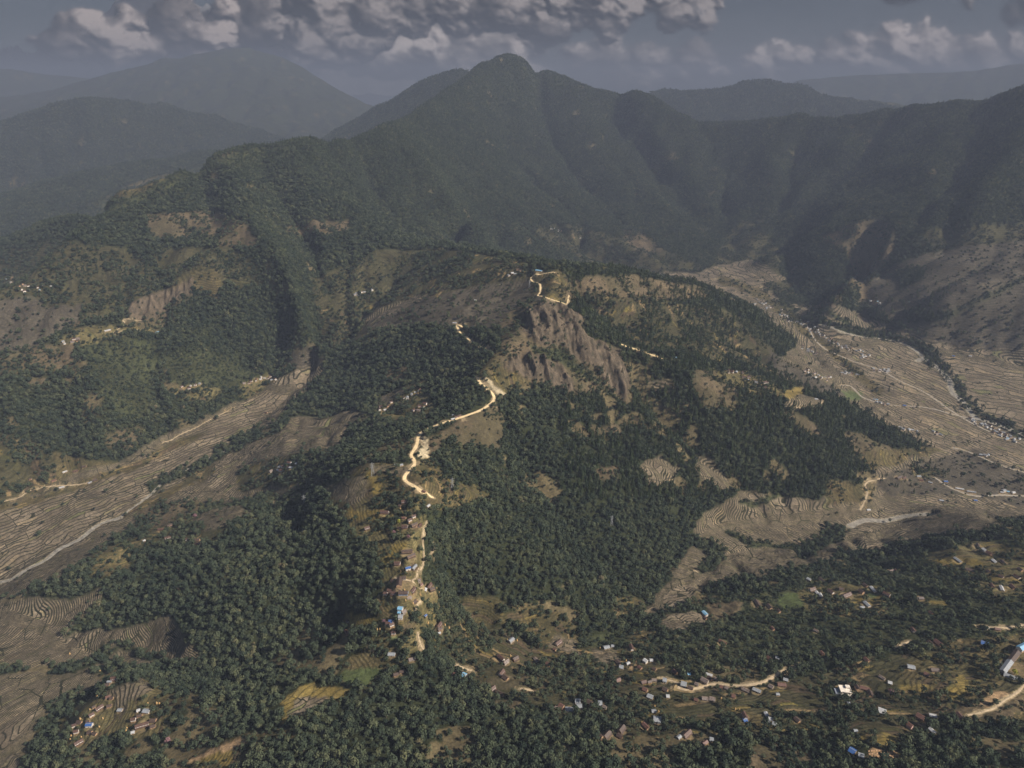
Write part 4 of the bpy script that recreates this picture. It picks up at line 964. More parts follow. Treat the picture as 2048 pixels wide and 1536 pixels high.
def crown_geo(seed, kind='round', quads=130):
    rg = np.random.default_rng(seed); V = []; F = []
    def quad(c, n, s):
        n = n/np.linalg.norm(n); a = np.cross(n,[0.3,0.2,1.0]); a /= np.linalg.norm(a); b_ = np.cross(n,a)
        t = rg.uniform(0,6.28); a,b_ = a*math.cos(t)+b_*math.sin(t), b_*math.cos(t)-a*math.sin(t)
        k = len(V); e = rg.uniform(.7,1.25,4)
        V.extend([c+a*s*e[0],c+b_*s*e[1]*.8,c-a*s*e[2],c-b_*s*e[3]*.8]); F.append((k,k+1,k+2,k+3))
    if kind in ('round','tall','bush'):
        zc, zs = {'round':(1.25,.85),'tall':(1.7,1.45),'bush':(.45,.6)}[kind]
        nb = 7; B = []
        for i in range(nb):
            a = i*2.4+rg.uniform(0,1); h = rg.uniform(-.45,.75); rr = math.sqrt(max(0,1-h*h))*rg.uniform(.35,.62)
            B.append((np.array([math.cos(a)*rr,math.sin(a)*rr,zc+h*zs*.62]), rg.uniform(.42,.6)))
        B.append((np.array([0,0,zc+zs*.45]),.5))
        for i in range(quads):
            c,r = B[i%len(B)]
            d = rg.normal(size=3); d[2] = d[2]*.8+.35; d /= np.linalg.norm(d)
            quad(c+d*r*rg.uniform(.82,1.08), d+rg.normal(size=3)*.38, rg.uniform(.15,.27))
    else:
        for i in range(quads):
            h = rg.uniform(0,1)**1.25; a = rg.uniform(0,6.28); rr = (1-h)*.8+.05; rr *= .75+.35*abs(math.sin(h*16))
            d = np.array([math.cos(a),math.sin(a),.45])
            quad(np.array([math.cos(a)*rr,math.sin(a)*rr,.5+h*2.9]), d+rg.normal(size=3)*.3, rg.uniform(.14,.26))
    return np.array(V), F
def tree_meshes(seed, kind, mat, quads):
    V,F = crown_geo(seed,kind,quads)
    return mesh_np(kind+'_crown',V,F,mat,False)
def trunk_mesh(h, r):
    rings = [(0,-.35,1.3),(0,.15,1.0),(.03,.5*h,.75),(0,h,.35)]; V = []; F = []
    for k,(dx,z,s) in enumerate(rings):
        for i in range(6): a = i*math.pi/3; V.append((dx+math.cos(a)*r*s,math.sin(a)*r*s,z))
        if k:
            for i in range(6): F.append(((k-1)*6+i,(k-1)*6+(i+1)%6,k*6+(i+1)%6,k*6+i))
    for q in range(3):      # limbs
        a = q*2.1+.4; b0 = len(V); ca,sa = math.cos(a),math.sin(a)
        for s_,z_,w in ((0,.55*h,.5),(.45,h*1.02,.22)):
            for dx,dy in ((-1,-1),(1,-1),(1,1),(-1,1)): V.append((ca*s_+dx*r*w,sa*s_+dy*r*w,z_))
        for i in range(4): F.append((b0+i,b0+(i+1)%4,b0+4+(i+1)%4,b0+4+i))
    return mesh_np('trunk',V,F,BARK,True)
KIND = [('round',LEAF,140),('round',LEAF,140),('round',LEAF,120),('tall',LEAF,140),('cone',PINE,120),('bush',LEAF,60)]
CROWNS = [tree_meshes(50+i,k,m,q) for i,(k,m,q) in enumerate(KIND)]
TRUNK = trunk_mesh(1.15,.09)
# scatter over the ground cells
rng = np.random.default_rng(7)
ctr = lambda A: A[:-1,:-1]
spc = np.interp(R2[:-1,0],[400,1500,3000,6500,9500],[5.9,6.3,8.0,10.8,16.0])[:,None]
area = (R2[:-1]*DT2)*(R2[:-1]*DL2)
ft = TPH-np.floor(TPH); onb = ft<0.3
mz = (CL==1)|(CL==12)|(CL==4)|(CL==5)
DENS = np.where(mz&(R2<2600),DENS*np.where(onb,2.1,.55),DENS)
gs_ = np.hypot(np.gradient(Hf,axis=0)/(R2*DL2),np.gradient(Hf,axis=1)/(R2*DT2)); D = ctr(DENS*(1+np.minimum(gs_,1.2)**2)**.9)/spc**2*area*0.92
cu, cv, cf = proj(ctr(X2),ctr(Y2),ctr(Hf))
vis = visible(cu,cv-6,cf,1.03,12)&(cu>-300)&(cu<2350)&(cv>-40)&(cv<1760)&(R2[:-1]<9500)
# trees stay off the roads
D = np.where(vis,D,0)
cnt = rng.poisson(D); ii, jj = np.nonzero(cnt); rep = cnt[ii,jj]; ii = np.repeat(ii,rep); jj = np.repeat(jj,rep)
a_ = rng.random(len(ii)); b_ = rng.random(len(ii))
rr = np.exp(LR0+DL2*(ii+a_)); tt = TH0+DT2*(jj+b_); tx = rr*np.sin(tt); ty = rr*np.cos(tt); tzz = hz(tx,ty)
tcl = CL[ii,jj]; sp_ = np.interp(rr,[400,1500,3000,6500,9500],[5.9,6.3,8.0,10.8,16.0])
ts = sp_*0.56*np.clip(np.exp(rng.normal(0,.36,len(rr))),.4,np.where(rr>3500,1.35,2.0))
tk = rng.choice([0,1,2,3],len(rr),p=[.34,.3,.24,.12])
pu, pv, pf = proj(tx,ty,tzz)
pine = ((pu>1120)&(pu<1900)&(pv>540)&(pv<1000)&(pf<3200)&(rng.random(len(rr))<.5))|((pv<330)&(rng.random(len(rr))<.15))
tk[pine] = 4
small = ((tcl==1)|(tcl==12)|(tcl==4)|(tcl==5)|(tcl==2))&(rng.random(len(rr))<.55)
tk[small] = 5; ts[small] *= .75
tk[(tcl==2)&(rng.random(len(rr))<.5)] = 5
ts[tcl==0] *= 1.08; ts[rr>5500] *= .85
for px,py,ph in PADS:
    near = (np.abs(tx-px)<ph+3)&(np.abs(ty-py)<ph+3); near &= (np.hypot(tx-px,ty-py)<ph+2.2)
    ts[near] = 0
    # nothing tall just in front of a wall
    d = np.hypot(px,py); fx, fy = px/d, py/d; al = (px-tx)*fx+(py-ty)*fy; ac = np.abs((px-tx)*fy-(py-ty)*fx)
    fr_ = (al>0)&(al<ph+9)&(ac<ph); ts[fr_] *= .45
keep = ts>0
tx,ty,tzz,ts,tk,pu,pv,pf,tcl = [q[keep] for q in (tx,ty,tzz,ts,tk,pu,pv,pf,tcl)]
print('TREES',len(tx), 'near', int((pf<1500).sum()))
rot = rng.random(len(tx))*6.283
# the largest in the picture become trees of their own
size = ts/pf*np.where(tk==3,1.6,np.where(tk==5,.6,1.0)); size[(pu<8)|(pu>2040)|(pv>1528)|(pv<20)] = 0
big = np.argsort(-size)[:285]
single = np.zeros(len(tx),bool); single[big] = True
def plant(name, kind_i, x, y, z, s, rz, label, group, crown_mesh=None, squash=1.0):
    e = bpy.data.objects.new(name, None); link(e); e.location = (x,y,z); e.rotation_euler = (0,0,rz); e.scale = (s,s,s*squash)
    e.empty_display_size = 1
    t = link(bpy.data.objects.new('trunk',TRUNK),e); c = link(bpy.data.objects.new('crown',crown_mesh or CROWNS[kind_i]),e)
    return tag(e,label,'tree' if kind_i!=5 else 'shrub',group)
def zone(u, v):
    if u<560: return 'on the slope beside the lower left village'
    if u<1150: return 'in the dense dark wood filling the bottom of the view'
    if u<1700: return 'among the scattered houses low on the near slope'
    return 'near the brick field and blue-roofed shed at lower right'
for k in big:
    kk = int(tk[k]); zn = zone(pu[k],pv[k])
    nm = ['broadleaf_tree','broadleaf_tree','broadleaf_tree','tall_tree','pine_tree','shrub'][kk]
    lb = ['round dark green tree','round dark green tree','round dark green tree','tall dark green tree','narrow dark conifer','low green shrub'][kk]+' '+zn
    plant(nm,kk,tx[k],ty[k],tzz[k]-.2,ts[k],rot[k],lb,lb.replace('tree ','trees ').replace('shrub ','shrubs '))
# the rest: one object of uncountable forest
src = bpy.data.collections.new('tree_kinds')
for i,c in enumerate(CROWNS):
    o = bpy.data.objects.new('k%d_source_crown'%i,c); src.objects.link(o)
pts = np.column_stack([tx,ty,tzz])[~single]
fme = bpy.data.meshes.new('forest'); fme.vertices.add(len(pts)); fme.vertices.foreach_set('co',pts.astype(np.float32).ravel())
put(fme,'tsc',ts[~single]); put(fme,'trz',rot[~single])
a = fme.attributes.new('tkd','INT','POINT'); a.data.foreach_set('value',tk[~single].astype(np.int32))
forest = link(bpy.data.objects.new('forest',fme)); tag(forest,'dark mixed woodland and bushes covering the hillsides','woodland',kind='stuff')
ng = bpy.data.node_groups.new('grow','GeometryNodeTree')
ng.interface.new_socket('Geometry',in_out='INPUT',socket_type='NodeSocketGeometry'); ng.interface.new_socket('Geometry',in_out='OUTPUT',socket_type='NodeSocketGeometry')
gi = ng.nodes.new('NodeGroupInput'); gout = ng.nodes.new('NodeGroupOutput')
m2p = ng.nodes.new('GeometryNodeMeshToPoints'); iop = ng.nodes.new('GeometryNodeInstanceOnPoints')
cinf = ng.nodes.new('GeometryNodeCollectionInfo'); cinf.inputs['Collection'].default_value = src; cinf.inputs['Separate Children'].default_value = True; cinf.inputs['Reset Children'].default_value = True
def nattr(name, typ):
    n = ng.nodes.new('GeometryNodeInputNamedAttribute'); n.data_type = typ; n.inputs['Name'].default_value = name; return n.outputs['Attribute']
cx = ng.nodes.new('ShaderNodeCombineXYZ'); L_ = ng.links.new
L_(nattr('trz','FLOAT'),cx.inputs[2]); L_(gi.outputs[0],m2p.inputs[0]); L_(m2p.outputs[0],iop.inputs['Points']); L_(cinf.outputs[0],iop.inputs['Instance'])
iop.inputs['Pick Instance'].default_value = True; L_(nattr('tkd','INT'),iop.inputs['Instance Index'])
e2r = ng.nodes.new('FunctionNodeEulerToRotation'); L_(cx.outputs[0],e2r.inputs[0]); L_(e2r.outputs[0],iop.inputs['Rotation'])
L_(nattr('tsc','FLOAT'),iop.inputs['Scale']); L_(iop.outputs[0],gout.inputs[0])
md = forest.modifiers.new('grow','NODES'); md.node_group = ng
# ------------------------------------------------------------------ houses
def roof_mat(name, col, col2, streak=.5):
    m, nt, o = node_mat(name); b = N(nt,'ShaderNodeBsdfPrincipled'); b.inputs['Roughness'].default_value = .55; b.inputs['Specular IOR Level'].default_value = .3
    tc = N(nt,'ShaderNodeTexCoord'); oi = N(nt,'ShaderNodeObjectInfo'); mp = N(nt,'ShaderNodeMapping'); mp.inputs['Scale'].default_value = (1.0,.18,.18)
    nt.links.new(tc.outputs['Object'],mp.inputs[0]); nt.links.new(oi.outputs['Random'],mp.inputs['Location'])
    n = NOISE(nt,mp.outputs[0],1.3,4,.7); w = N(nt,'ShaderNodeTexWave'); w.inputs['Scale'].default_value = 1.4; nt.links.new(tc.outputs['Object'],w.inputs[0])
    c = MIX(nt,RAMP(nt,n,[(.5-.2*streak,(0,0,0)),(.62,(1,1,1))]),col,col2)
    c = MIX(nt,1.0,c,RAMP(nt,w.outputs[1],[(0,(.75,.75,.75)),(1,(1.1,1.1,1.1))]),'MULTIPLY')
    nt.links.new(c,b.inputs['Base Color']); nt.links.new(b.outputs[0],o.inputs[0]); return m
ROOF = {'w':roof_mat('rust_roof',(.070,.040,.031),(.12,.066,.048)),'b':roof_mat('brown_roof',(.058,.040,.032),(.095,.064,.050)),'g':roof_mat('tin_roof',(.27,.29,.31),(.20,.20,.20),.3),
 'B':roof_mat('blue_roof',(.035,.095,.27),(.05,.12,.30),.2),'L':roof_mat('light_blue_roof',(.15,.34,.50),(.24,.42,.55),.2),'p':roof_mat('pale_roof',(.46,.47,.48),(.33,.32,.30),.5),
 'r':roof_mat('red_roof',(.105,.052,.040),(.15,.08,.058)),'s':roof_mat('streaked_roof',(.27,.25,.23),(.10,.06,.045),1.2)}
def wall_mat(name, up, low, h):
    m, nt, o = node_mat(name); b = N(nt,'ShaderNodeBsdfPrincipled'); b.inputs['Roughness'].default_value = .9
    tc = N(nt,'ShaderNodeTexCoord'); s = N(nt,'ShaderNodeSeparateXYZ'); nt.links.new(tc.outputs['Object'],s.inputs[0]); n = NOISE(nt,tc.outputs['Object'],.8,4,.6)
    c = MIX(nt,MATH(nt,'GREATER_THAN',s.outputs[2],h),low,up); c = MIX(nt,1.0,c,RAMP(nt,n,[(.3,(.72,.70,.66)),(.65,(1,1,1))]),'MULTIPLY')
    nt.links.new(c,b.inputs['Base Color']); nt.links.new(b.outputs[0],o.inputs[0]); return m
WALLM = {'white2':wall_mat('lime_wall',(.68,.64,.58),(.36,.23,.13),2.1),'white1':wall_mat('whitewash',(.60,.57,.52),(.34,.23,.14),.7),'earth':wall_mat('earth_wall',(.42,.27,.16),(.33,.20,.12),.8),
 'stone':wall_mat('stone_wall',(.36,.31,.26),(.28,.24,.2),.8),'blue':wall_mat('blue_wall',(.30,.45,.66),(.42,.30,.2),1.0),'pink':wall_mat('pink_wall',(.55,.36,.34),(.4,.27,.22),.8)}
GLASS = flat_mat('dark_opening',(.03,.03,.035),.2,1,.4); WOOD = flat_mat('wood_door',(.10,.055,.035),.3,1); TRIM = flat_mat('roof_trim',(.30,.22,.16),.2,1)
def boxes_mesh(name, bs, mat):
    V = []; F = []
    for (x0,x1,y0,y1,z0,z1) in bs:
        k = len(V); V += [(x,y,z) for z in (z0,z1) for y in (y0,y1) for x in (x0,x1)]
        F += [(k,k+2,k+3,k+1),(k+4,k+5,k+7,k+6),(k,k+1,k+5,k+4),(k+2,k+6,k+7,k+3),(k,k+4,k+6,k+2),(k+1,k+3,k+7,k+5)]
    return mesh_np(name,V,F,mat)
def hull_mesh(name, V, F, mat):
    me = bpy.data.meshes.new(name); me.from_pydata(V,[],F); me.materials.append(mat); me.update(); return me
def gable_wall(L,Wd,h,rh,mat):
    a,b = L/2,Wd/2
    V = [(-a,-b,-2.5),(a,-b,-2.5),(a,b,-2.5),(-a,b,-2.5),(-a,-b,h),(a,-b,h),(a,b,h),(-a,b,h),(-a,0,h+rh-.12),(a,0,h+rh-.12)]
    F = [(0,1,5,4),(2,3,7,6),(1,2,6,9,5),(3,0,4,8,7),(0,3,2,1),(4,5,9,8),(6,7,8,9)]
    return hull_mesh('wall',V,F,mat)
def gable_roof(L,Wd,h,rh,mat,ov=.6,t=.14):
    a,b = L/2+ov*.8,Wd/2+ov; s = rh/(Wd/2); ze = h-s*ov
    V = [(-a,-b,ze),(a,-b,ze),(a,0,h+rh),(-a,0,h+rh),(-a,b,ze),(a,b,ze)]; V += [(x,y,z+t) for x,y,z in V]
    F = [(6,7,8,9),(9,8,11,10),(1,0,3,2),(2,3,4,5),(0,1,7,6),(5,4,10,11),(0,6,9,3),(3,9,10,4),(1,2,8,7),(2,5,11,8)]
    return hull_mesh('roof',V,F,mat)
def shed_roof(x0,x1,y0,y1,z0,z1,mat,name='veranda_roof',t=.12):
    V = [(x0,y0,z0),(x1,y0,z0),(x1,y1,z1),(x0,y1,z1)]; V += [(x,y,z+t) for x,y,z in V]
    return hull_mesh(name,V,[(4,5,6,7),(3,2,1,0),(0,1,5,4),(1,2,6,5),(2,3,7,6),(3,0,4,7)],mat)
def part(name, me, parent): o = bpy.data.objects.new(name,me); return link(o,parent)
def build_house(name, t, x, y, z, L, Wd, st, yaw, detail=True):
    L *= .9; Wd *= .84
    e = link(bpy.data.objects.new(name,None)); e.location = (x,y,z); e.empty_display_size = 1
    # front side (-y local) towards the sun and the viewer
    fx, fy = math.sin(yaw), -math.cos(yaw)
    if fx*.62+fy*(-.78) < 0: yaw += math.pi
    e.rotation_euler = (0,0,yaw)
    h = 4.9 if st==2 else 2.8; rh = Wd*(.36 if t in 'wbrs' else .24)
    wm = {'w':'white2' if st==2 else 'white1','b':'earth','g':'stone' if random.random()<.5 else 'white1','B':'white1','L':'white1','p':'white1','r':'pink' if random.random()<.12 else 'earth','s':'stone'}[t]
    part('wall',gable_wall(L,Wd,h,rh,WALLM[wm]),e); part('roof',gable_roof(L,Wd,h,rh,ROOF[t]),e)
    b = Wd/2
    if detail:
        nw = 2 if L<9 else (3 if L<14 else (5 if L<22 else 7)); xs = [(-.5+(k+.5)/nw)*L for k in range(nw)]
        part('door',boxes_mesh('door',[(-.55,.55,-b-.06,-b+.1,0,2.0)],WOOD),e)
        for k in range(nw):
            zz = 3.3 if st==2 else 1.25
            if st==1 and abs(xs[k])<1.3: continue
            part('window',boxes_mesh('window',[(xs[k]-.45,xs[k]+.45,-b-.05,-b+.1,zz,zz+.95)],GLASS),e)
        if t in 'wb' and L>7.5:
            part('veranda_roof',shed_roof(-L/2-.2,L/2+.2,-b-1.9,-b-.02,1.95 if st==2 else 1.8,2.75 if st==2 else 2.3,ROOF[t]),e)
            for sx in (-1,0,1): part('post',boxes_mesh('post',[(sx*(L/2-.3)-.1,sx*(L/2-.3)+.1,-b-1.75,-b-1.55,-1,1.95)],WOOD),e)
        elif t in 'gpLBs':
            part('ridge_cap',boxes_mesh('ridge_cap',[(-L/2-.5,L/2+.5,-.22,.22,h+rh+.08,h+rh+.24)],TRIM if t=='s' else ROOF['p' if t!='g' else 'g']),e)
    return e
random.seed(5)
LOOK = {('w',2):'two-storey rust-roofed house with a white front',('w',1):'low rust-roofed house with a white front',('b',2):'two-storey brown-roofed house with earth walls',('b',1):'low brown-roofed outbuilding',
 ('g',2):'tall grey tin-roofed house',('g',1):'low grey tin-roofed shed',('B',1):'deep blue roofed house',('B',2):'deep blue roofed two-storey house',('L',1):'light blue roofed house',('L',2):'light blue roofed two-storey house',
 ('p',1):'bright pale tin-roofed building',('p',2):'bright pale tin-roofed tall house',('r',1):'reddish-roofed low house',('r',2):'reddish-roofed tall house',('s',1):'low house under rust-streaked tin',('s',2):'tall house under rust-streaked tin'}
ORD = ['topmost','second-highest','third-highest','fourth-highest','fifth-highest','sixth-highest','seventh-highest','eighth-highest','ninth-highest','tenth-highest','eleventh-highest','twelfth-highest','thirteenth-highest']
from collections import defaultdict
grp_ = defaultdict(list)
for s in SITES: grp_[(s[0],s[2],s[8])].append(s)
for (vn,t,st),ss in grp_.items():
    ss.sort(key=lambda s: float(proj(np.array(s[3]),np.array(s[4]),np.array(s[5]))[1]))
    for k,s in enumerate(ss):
        vn,where,t,x,y,z,L,Wd,st,yaw = s
        lb = LOOK[(t,st)]+' '+where
        if len(ss)>1: lb = LOOK[(t,st)]+', '+(ORD[k] if k<len(ss)-1 else 'lowest')+' such '+where
        e = build_house('village_house' if t not in 'gps' or st==2 else 'tin_shed',t,x,y,z,L,Wd,st,yaw)
        tag(e,lb,'house' if t not in 'gps' or st==2 else 'shed','houses '+where)
# tiny far houses: eight kinds, copied
protos = []
for k,(t,L,Wd,st) in enumerate([('g',10,8,2),('g',12,8,1),('s',10,7,1),('w',10,7,2),('b',9,7,1),('p',9,7,1),('g',9,9,2),('L',8,7,1)]):
    protos.append([ (o.name.split('.')[0],o.data) for o in build_house('village_house',t,0,0,0,L,Wd,st,0,False).children])
for o in [o for o in COL.objects if o.type=='EMPTY' and 'label' not in o]:
    for c in list(o.children): bpy.data.objects.remove(c)
    bpy.data.objects.remove(o)
rg = np.random.default_rng(4)
FSITES.sort(key=lambda s:math.hypot(s[0],s[1])); farV = defaultdict(lambda:[[],[]])
for q,(x,y,z,yaw,lab,grp) in enumerate(FSITES):
    white = 'terraced village' in lab or 'terrace' in lab or 'wooded' in lab or 'left' in lab
    k = int(rg.choice(8,p=[.08,.06,.1,.42,.2,.1,.02,.02] if white else [.26,.2,.1,.1,.1,.12,.07,.05]))
    e = link(bpy.data.objects.new('village_house',None)); e.location = (x,y,z); e.rotation_euler = (0,0,yaw); s = rg.uniform(.8,1.15); e.scale = (s,s,s*rg.uniform(.9,1.2))
    if q>=120:      # past the 300 largest: one object for the rest
        M_ = Matrix.Translation((x,y,z))@Matrix.Rotation(yaw,4,'Z')@Matrix.Diagonal((s,s,s,1)); bpy.data.objects.remove(e)
        for nm,me in protos[k]:
            V_,F_ = farV[me.materials[0].name]; b0 = len(V_); V_ += [tuple(M_@v.co) for v in me.vertices]; F_ += [tuple(b0+i for i in p.vertices) for p in me.polygons]
        continue
    for nm,me in protos[k]: part(nm,me,e)
    tag(e,lab,'house',grp)
V_ = []; F_ = []; mi = []; fm = bpy.data.meshes.new('distant_village')
for q,(mn,(v_,f_)) in enumerate(farV.items()):
    b0 = len(V_); V_ += v_; F_ += [tuple(b0+i for i in f) for f in f_]; mi += [q]*len(f_); fm.materials.append(bpy.data.materials[mn])
fm.from_pydata(V_,[],F_); fm.polygons.foreach_set('material_index',mi); fm.update()
tag(link(bpy.data.objects.new('distant_village',fm)),'crowded tiny roofs of the far valley villages','village',kind='stuff')
# ------------------------------------------------------------------ special buildings
def wing(parent, x0,y0,x1,y1,Wd,h,t,wm,wins=4):
    """one wing of a building: wall, roof, windows as parts of parent, in its local frame"""
    L = math.hypot(x1-x0,y1-y0); a = math.atan2(y1-y0,x1-x0); rh = Wd*.32
    for nm,me in (('wall',gable_wall(L,Wd,h,rh,WALLM[wm])),('roof',gable_roof(L,Wd,h,rh,ROOF[t],.7))):
        o = part(nm,me,parent); o.location = ((x0+x1)/2,(y0+y1)/2,0); o.rotation_euler = (0,0,a)
    for k in range(wins):
        xx = (-.5+(k+.5)/wins)*L
        for sgn in (-1,1):
            o = part('window',boxes_mesh('window',[(xx-.6,xx+.6,min(sgn*(Wd/2-.1),sgn*(Wd/2+.05)),max(sgn*(Wd/2-.1),sgn*(Wd/2+.05)),1.2,2.3)],GLASS),parent)
            o.location = ((x0+x1)/2,(y0+y1)/2,0); o.rotation_euler = (0,0,a)
def local(nm, pts):
    x,y,z = SPECIAL[nm]; return [(lambda p:(p[0]-x,p[1]-y))(hit(*q)) for q in pts]
def special(nm, kind, label, cat):
    x,y,z = SPECIAL[nm]; e = link(bpy.data.objects.new(kind,None)); e.location = (x,y,z); return tag(e,label,cat)
e = special('courtyard_building','school_building','long brown-roofed angled building round a yard in the ridge village','building')
w = local('courtyard_building',[(798,1176),(800,1159),(812,1158)])
wing(e,*w[0],*w[1],8,4.2,'b','earth',6); dd = Vector((w[2][0]-w[1][0],w[2][1]-w[1][1])); dd.normalize()
wing(e,w[1][0]+dd.x*4.6,w[1][1]+dd.y*4.6,*w[2],7,4.0,'b','white1',3)
e = special('long_blue','school_building','long brown-roofed building with a pale blue wall below the yard','building')
w = local('long_blue',[(798,1189),(816,1189)]); wing(e,*w[0],*w[1],8,4.2,'b','blue',6)
e = special('courtyard_school','school_building','angled school at the right edge with grey, brown and blue roofs','building')
w = local('courtyard_school',[(2051,1364),(2007,1350),(2020,1325),(2031,1314),(2034,1309),(2056,1300)])
wing(e,*w[0],*w[1],8,4,'g','stone',8); wing(e,w[1][0]*.93+w[2][0]*.07,w[1][1]*.8+w[2][1]*.2,*w[2],8,4.1,'g','stone',6); wing(e,*w[2],*w[3],8,4.2,'b','white1',3); wing(e,*w[4],*w[5],9,4.6,'L','white1',4)
# concrete house: flat slabs, raw white frame, stair tower
e = special('concrete_house','concrete_house','big whitish flat-roofed concrete house with a stair tower and shade-darkened side wing','building')
e.rotation_euler = (0,0,rad(-8)); CW = flat_mat('raw_concrete',(.62,.56,.48),.25,.35); CG = flat_mat('painted_shade_slab',(.20,.22,.26),.2,.4)  # side wing's shade is put into its slab colour
part('wall',boxes_mesh('wall',[(-7,8,-6,6,-2,6.4)],CW),e); part('roof_slab',boxes_mesh('roof_slab',[(-7.6,8.6,-6.6,6.6,6.402,6.75)],CW),e)
part('parapet',boxes_mesh('parapet',[(-7.5,8.5,-6.5,-6.2,6.76,7.6),(-7.5,8.5,6.2,6.5,6.76,7.6),(-7.5,-7.2,-6.19,6.19,6.76,7.6),(8.2,8.5,-6.19,6.19,6.76,7.6)],CW),e)
part('stair_tower',boxes_mesh('stair_tower',[(1.5,7.5,1,6,6.76,9.6)],CW),e); part('side_wing',boxes_mesh('side_wing',[(-14,-7.7,-7,3,-2,3.6)],CG),e)
for k in range(5):
    for zz in (1.0,4.2): part('window',boxes_mesh('window',[(-6+k*2.9,-4.6+k*2.9,-6.06,-5.9,zz,zz+1.3)],GLASS),e)
for k in range(4): part('column',boxes_mesh('column',[(-6.9+k*4.7,-6.5+k*4.7,-9,-8.6,-2,3.2)],CW),e)
part('balcony',boxes_mesh('balcony',[(-7,8,-9.2,-6.01,3.2,3.45)],CW),e)
# ------------------------------------------------------------------ haystacks
m, nt, o = node_mat('straw'); b = N(nt,'ShaderNodeBsdfDiffuse'); p = N(nt,'ShaderNodeNewGeometry').outputs['Position']
nt.links.new(RAMP(nt,NOISE(nt,p,2.5,4,.7),[(.3,(.30,.19,.08)),(.7,(.48,.32,.15))]),b.inputs[0]); nt.links.new(b.outputs[0],o.inputs[0]); STRAW = m
prof = [(1.35,-.3),(1.5,.4),(1.75,1.3),(1.6,2.3),(1.1,3.4),(.5,4.3),(.12,4.9)]; V = []; F = []
for k,(r,z) in enumerate(prof):
    for i in range(12): a = i*math.pi/6; q = r*(1+.08*math.sin(i*5.3+k)); V.append((q*math.cos(a),q*math.sin(a),z))
    if k:
        for i in range(12): F.append(((k-1)*12+i,(k-1)*12+(i+1)%12,k*12+(i+1)%12,k*12+i))
HAY = mesh_np('straw',V,F,STRAW,True); POLE = boxes_mesh('pole',[(-.07,.07,-.07,.07,4.5,5.9)],WOOD)
def nearest_village(x,y): return min(SITES,key=lambda s:(s[3]-x)**2+(s[4]-y)**2)[1]
hs = defaultdict(list)
for s in SSITES: hs[nearest_village(s[2],s[3])].append(s)
for where,ss in hs.items():
    ss.sort(key=lambda s:s[1])
    for k,(u,v,x,y,z) in enumerate(ss):
        e = link(bpy.data.objects.new('haystack',None)); e.location = (x,y,z); q = .75+.35*random.random(); e.scale = (q*.85,q*.85,q)
        part('straw',HAY,e); part('pole',POLE,e)
        lb = 'golden cone of straw '+where if len(ss)==1 else 'golden cone of straw, '+(ORD[k] if k<min(len(ss)-1,11) else ('lowest' if k==len(ss)-1 else 'among the lower ones'))+', '+where
        tag(e,lb,'haystack','haystacks beside the houses')
# ------------------------------------------------------------------ pylons
STEEL = flat_mat('galvanised_steel',(.33,.34,.34),.1,1,.5)
def beam(V,F,a,b_,w):
    a = Vector(a); b_ = Vector(b_); d = (b_-a).normalized(); s = d.cross(Vector((.3,.5,.81))).normalized()*w/2; t = d.cross(s).normalized()*w/2; k = len(V)
    for c in (a,b_): V += [tuple(c+s),tuple(c+t),tuple(c-s),tuple(c-t)]
    F += [(k+i,k+(i+1)%4,k+4+(i+1)%4,k+4+i) for i in range(4)]
for p_,H_,lab in PSITES:
    e = link(bpy.data.objects.new('electricity_pylon',None)); e.location = p_; e.rotation_euler = (0,0,rad(20)); e.scale = (H_/30,)*3
    lv = [(0,3.4),(7,2.5),(13,1.8),(18,1.2),(22,.95),(26,.8),(30,.12)]
    V = []; F = []
    for (z0,w0),(z1,w1) in zip(lv[:-1],lv[1:]):
        for i in range(4):
            sx,sy = [(-1,-1),(1,-1),(1,1),(-1,1)][i]; tx_,ty_ = [(-1,-1),(1,-1),(1,1),(-1,1)][(i+1)%4]
            beam(V,F,(sx*w0,sy*w0,z0),(sx*w1,sy*w1,z1),.34); beam(V,F,(sx*w0,sy*w0,z0),(tx_*w1,ty_*w1,z1),.18); beam(V,F,(tx_*w0,ty_*w0,z0),(sx*w1,sy*w1,z1),.18)
            beam(V,F,(sx*w0,sy*w0,z0),(tx_*w0,ty_*w0,z0),.18)
    part('lattice_tower',mesh_np('lattice_tower',V,F,STEEL),e)
    for z_ in (18,22,26):
        V = []; F = []
        for sg in (-1,1):
            beam(V,F,(sg*.9,0,z_),(sg*4.6,0,z_+.5),.3); beam(V,F,(sg*.9,0,z_+1.6),(sg*4.6,0,z_+.5),.22)
        beam(V,F,(-.9,0,z_),(.9,0,z_),.3); part('cross_arm',mesh_np('cross_arm',V,F,STEEL),e)
        for sg in (-1,1): part('insulator',boxes_mesh('insulator',[(sg*4.5-.12,sg*4.5+.12,-.12,.12,z_-1.4,z_+.4)],GLASS),e)
    tag(e,lab,'pylon','electricity pylons')
# ------------------------------------------------------------------ brick rows, truck, standing trees
BRICK = flat_mat('sun_dried_brick',(.42,.27,.16),.3,.8)
BR = boxes_mesh('brick_stack',[(-1.5,1.5,-.6,.6,-.4,.7),(-1.2,1.2,-.45,.45,.702,1.2)],BRICK)
c0,c1_,c2_ = hit(1738,1503),hit(1786,1503),hit(1742,1519)
for i in range(11):
    for j in range(4):
        x = c0[0]+(c1_[0]-c0[0])*i/10+(c2_[0]-c0[0])*j/3; y = c0[1]+(c1_[1]-c0[1])*i/10+(c2_[1]-c0[1])*j/3
        if random.random()<.12: continue
        o = link(bpy.data.objects.new('brick_stack',BR)); o.location = (x,y,float(hz(x,y))); o.rotation_euler = (0,0,.25+random.uniform(-.15,.15))
        tag(o,'low stack of sun-dried bricks in the drying yard beside the blue-roofed shed','brick stack','brick stacks in the drying yard')
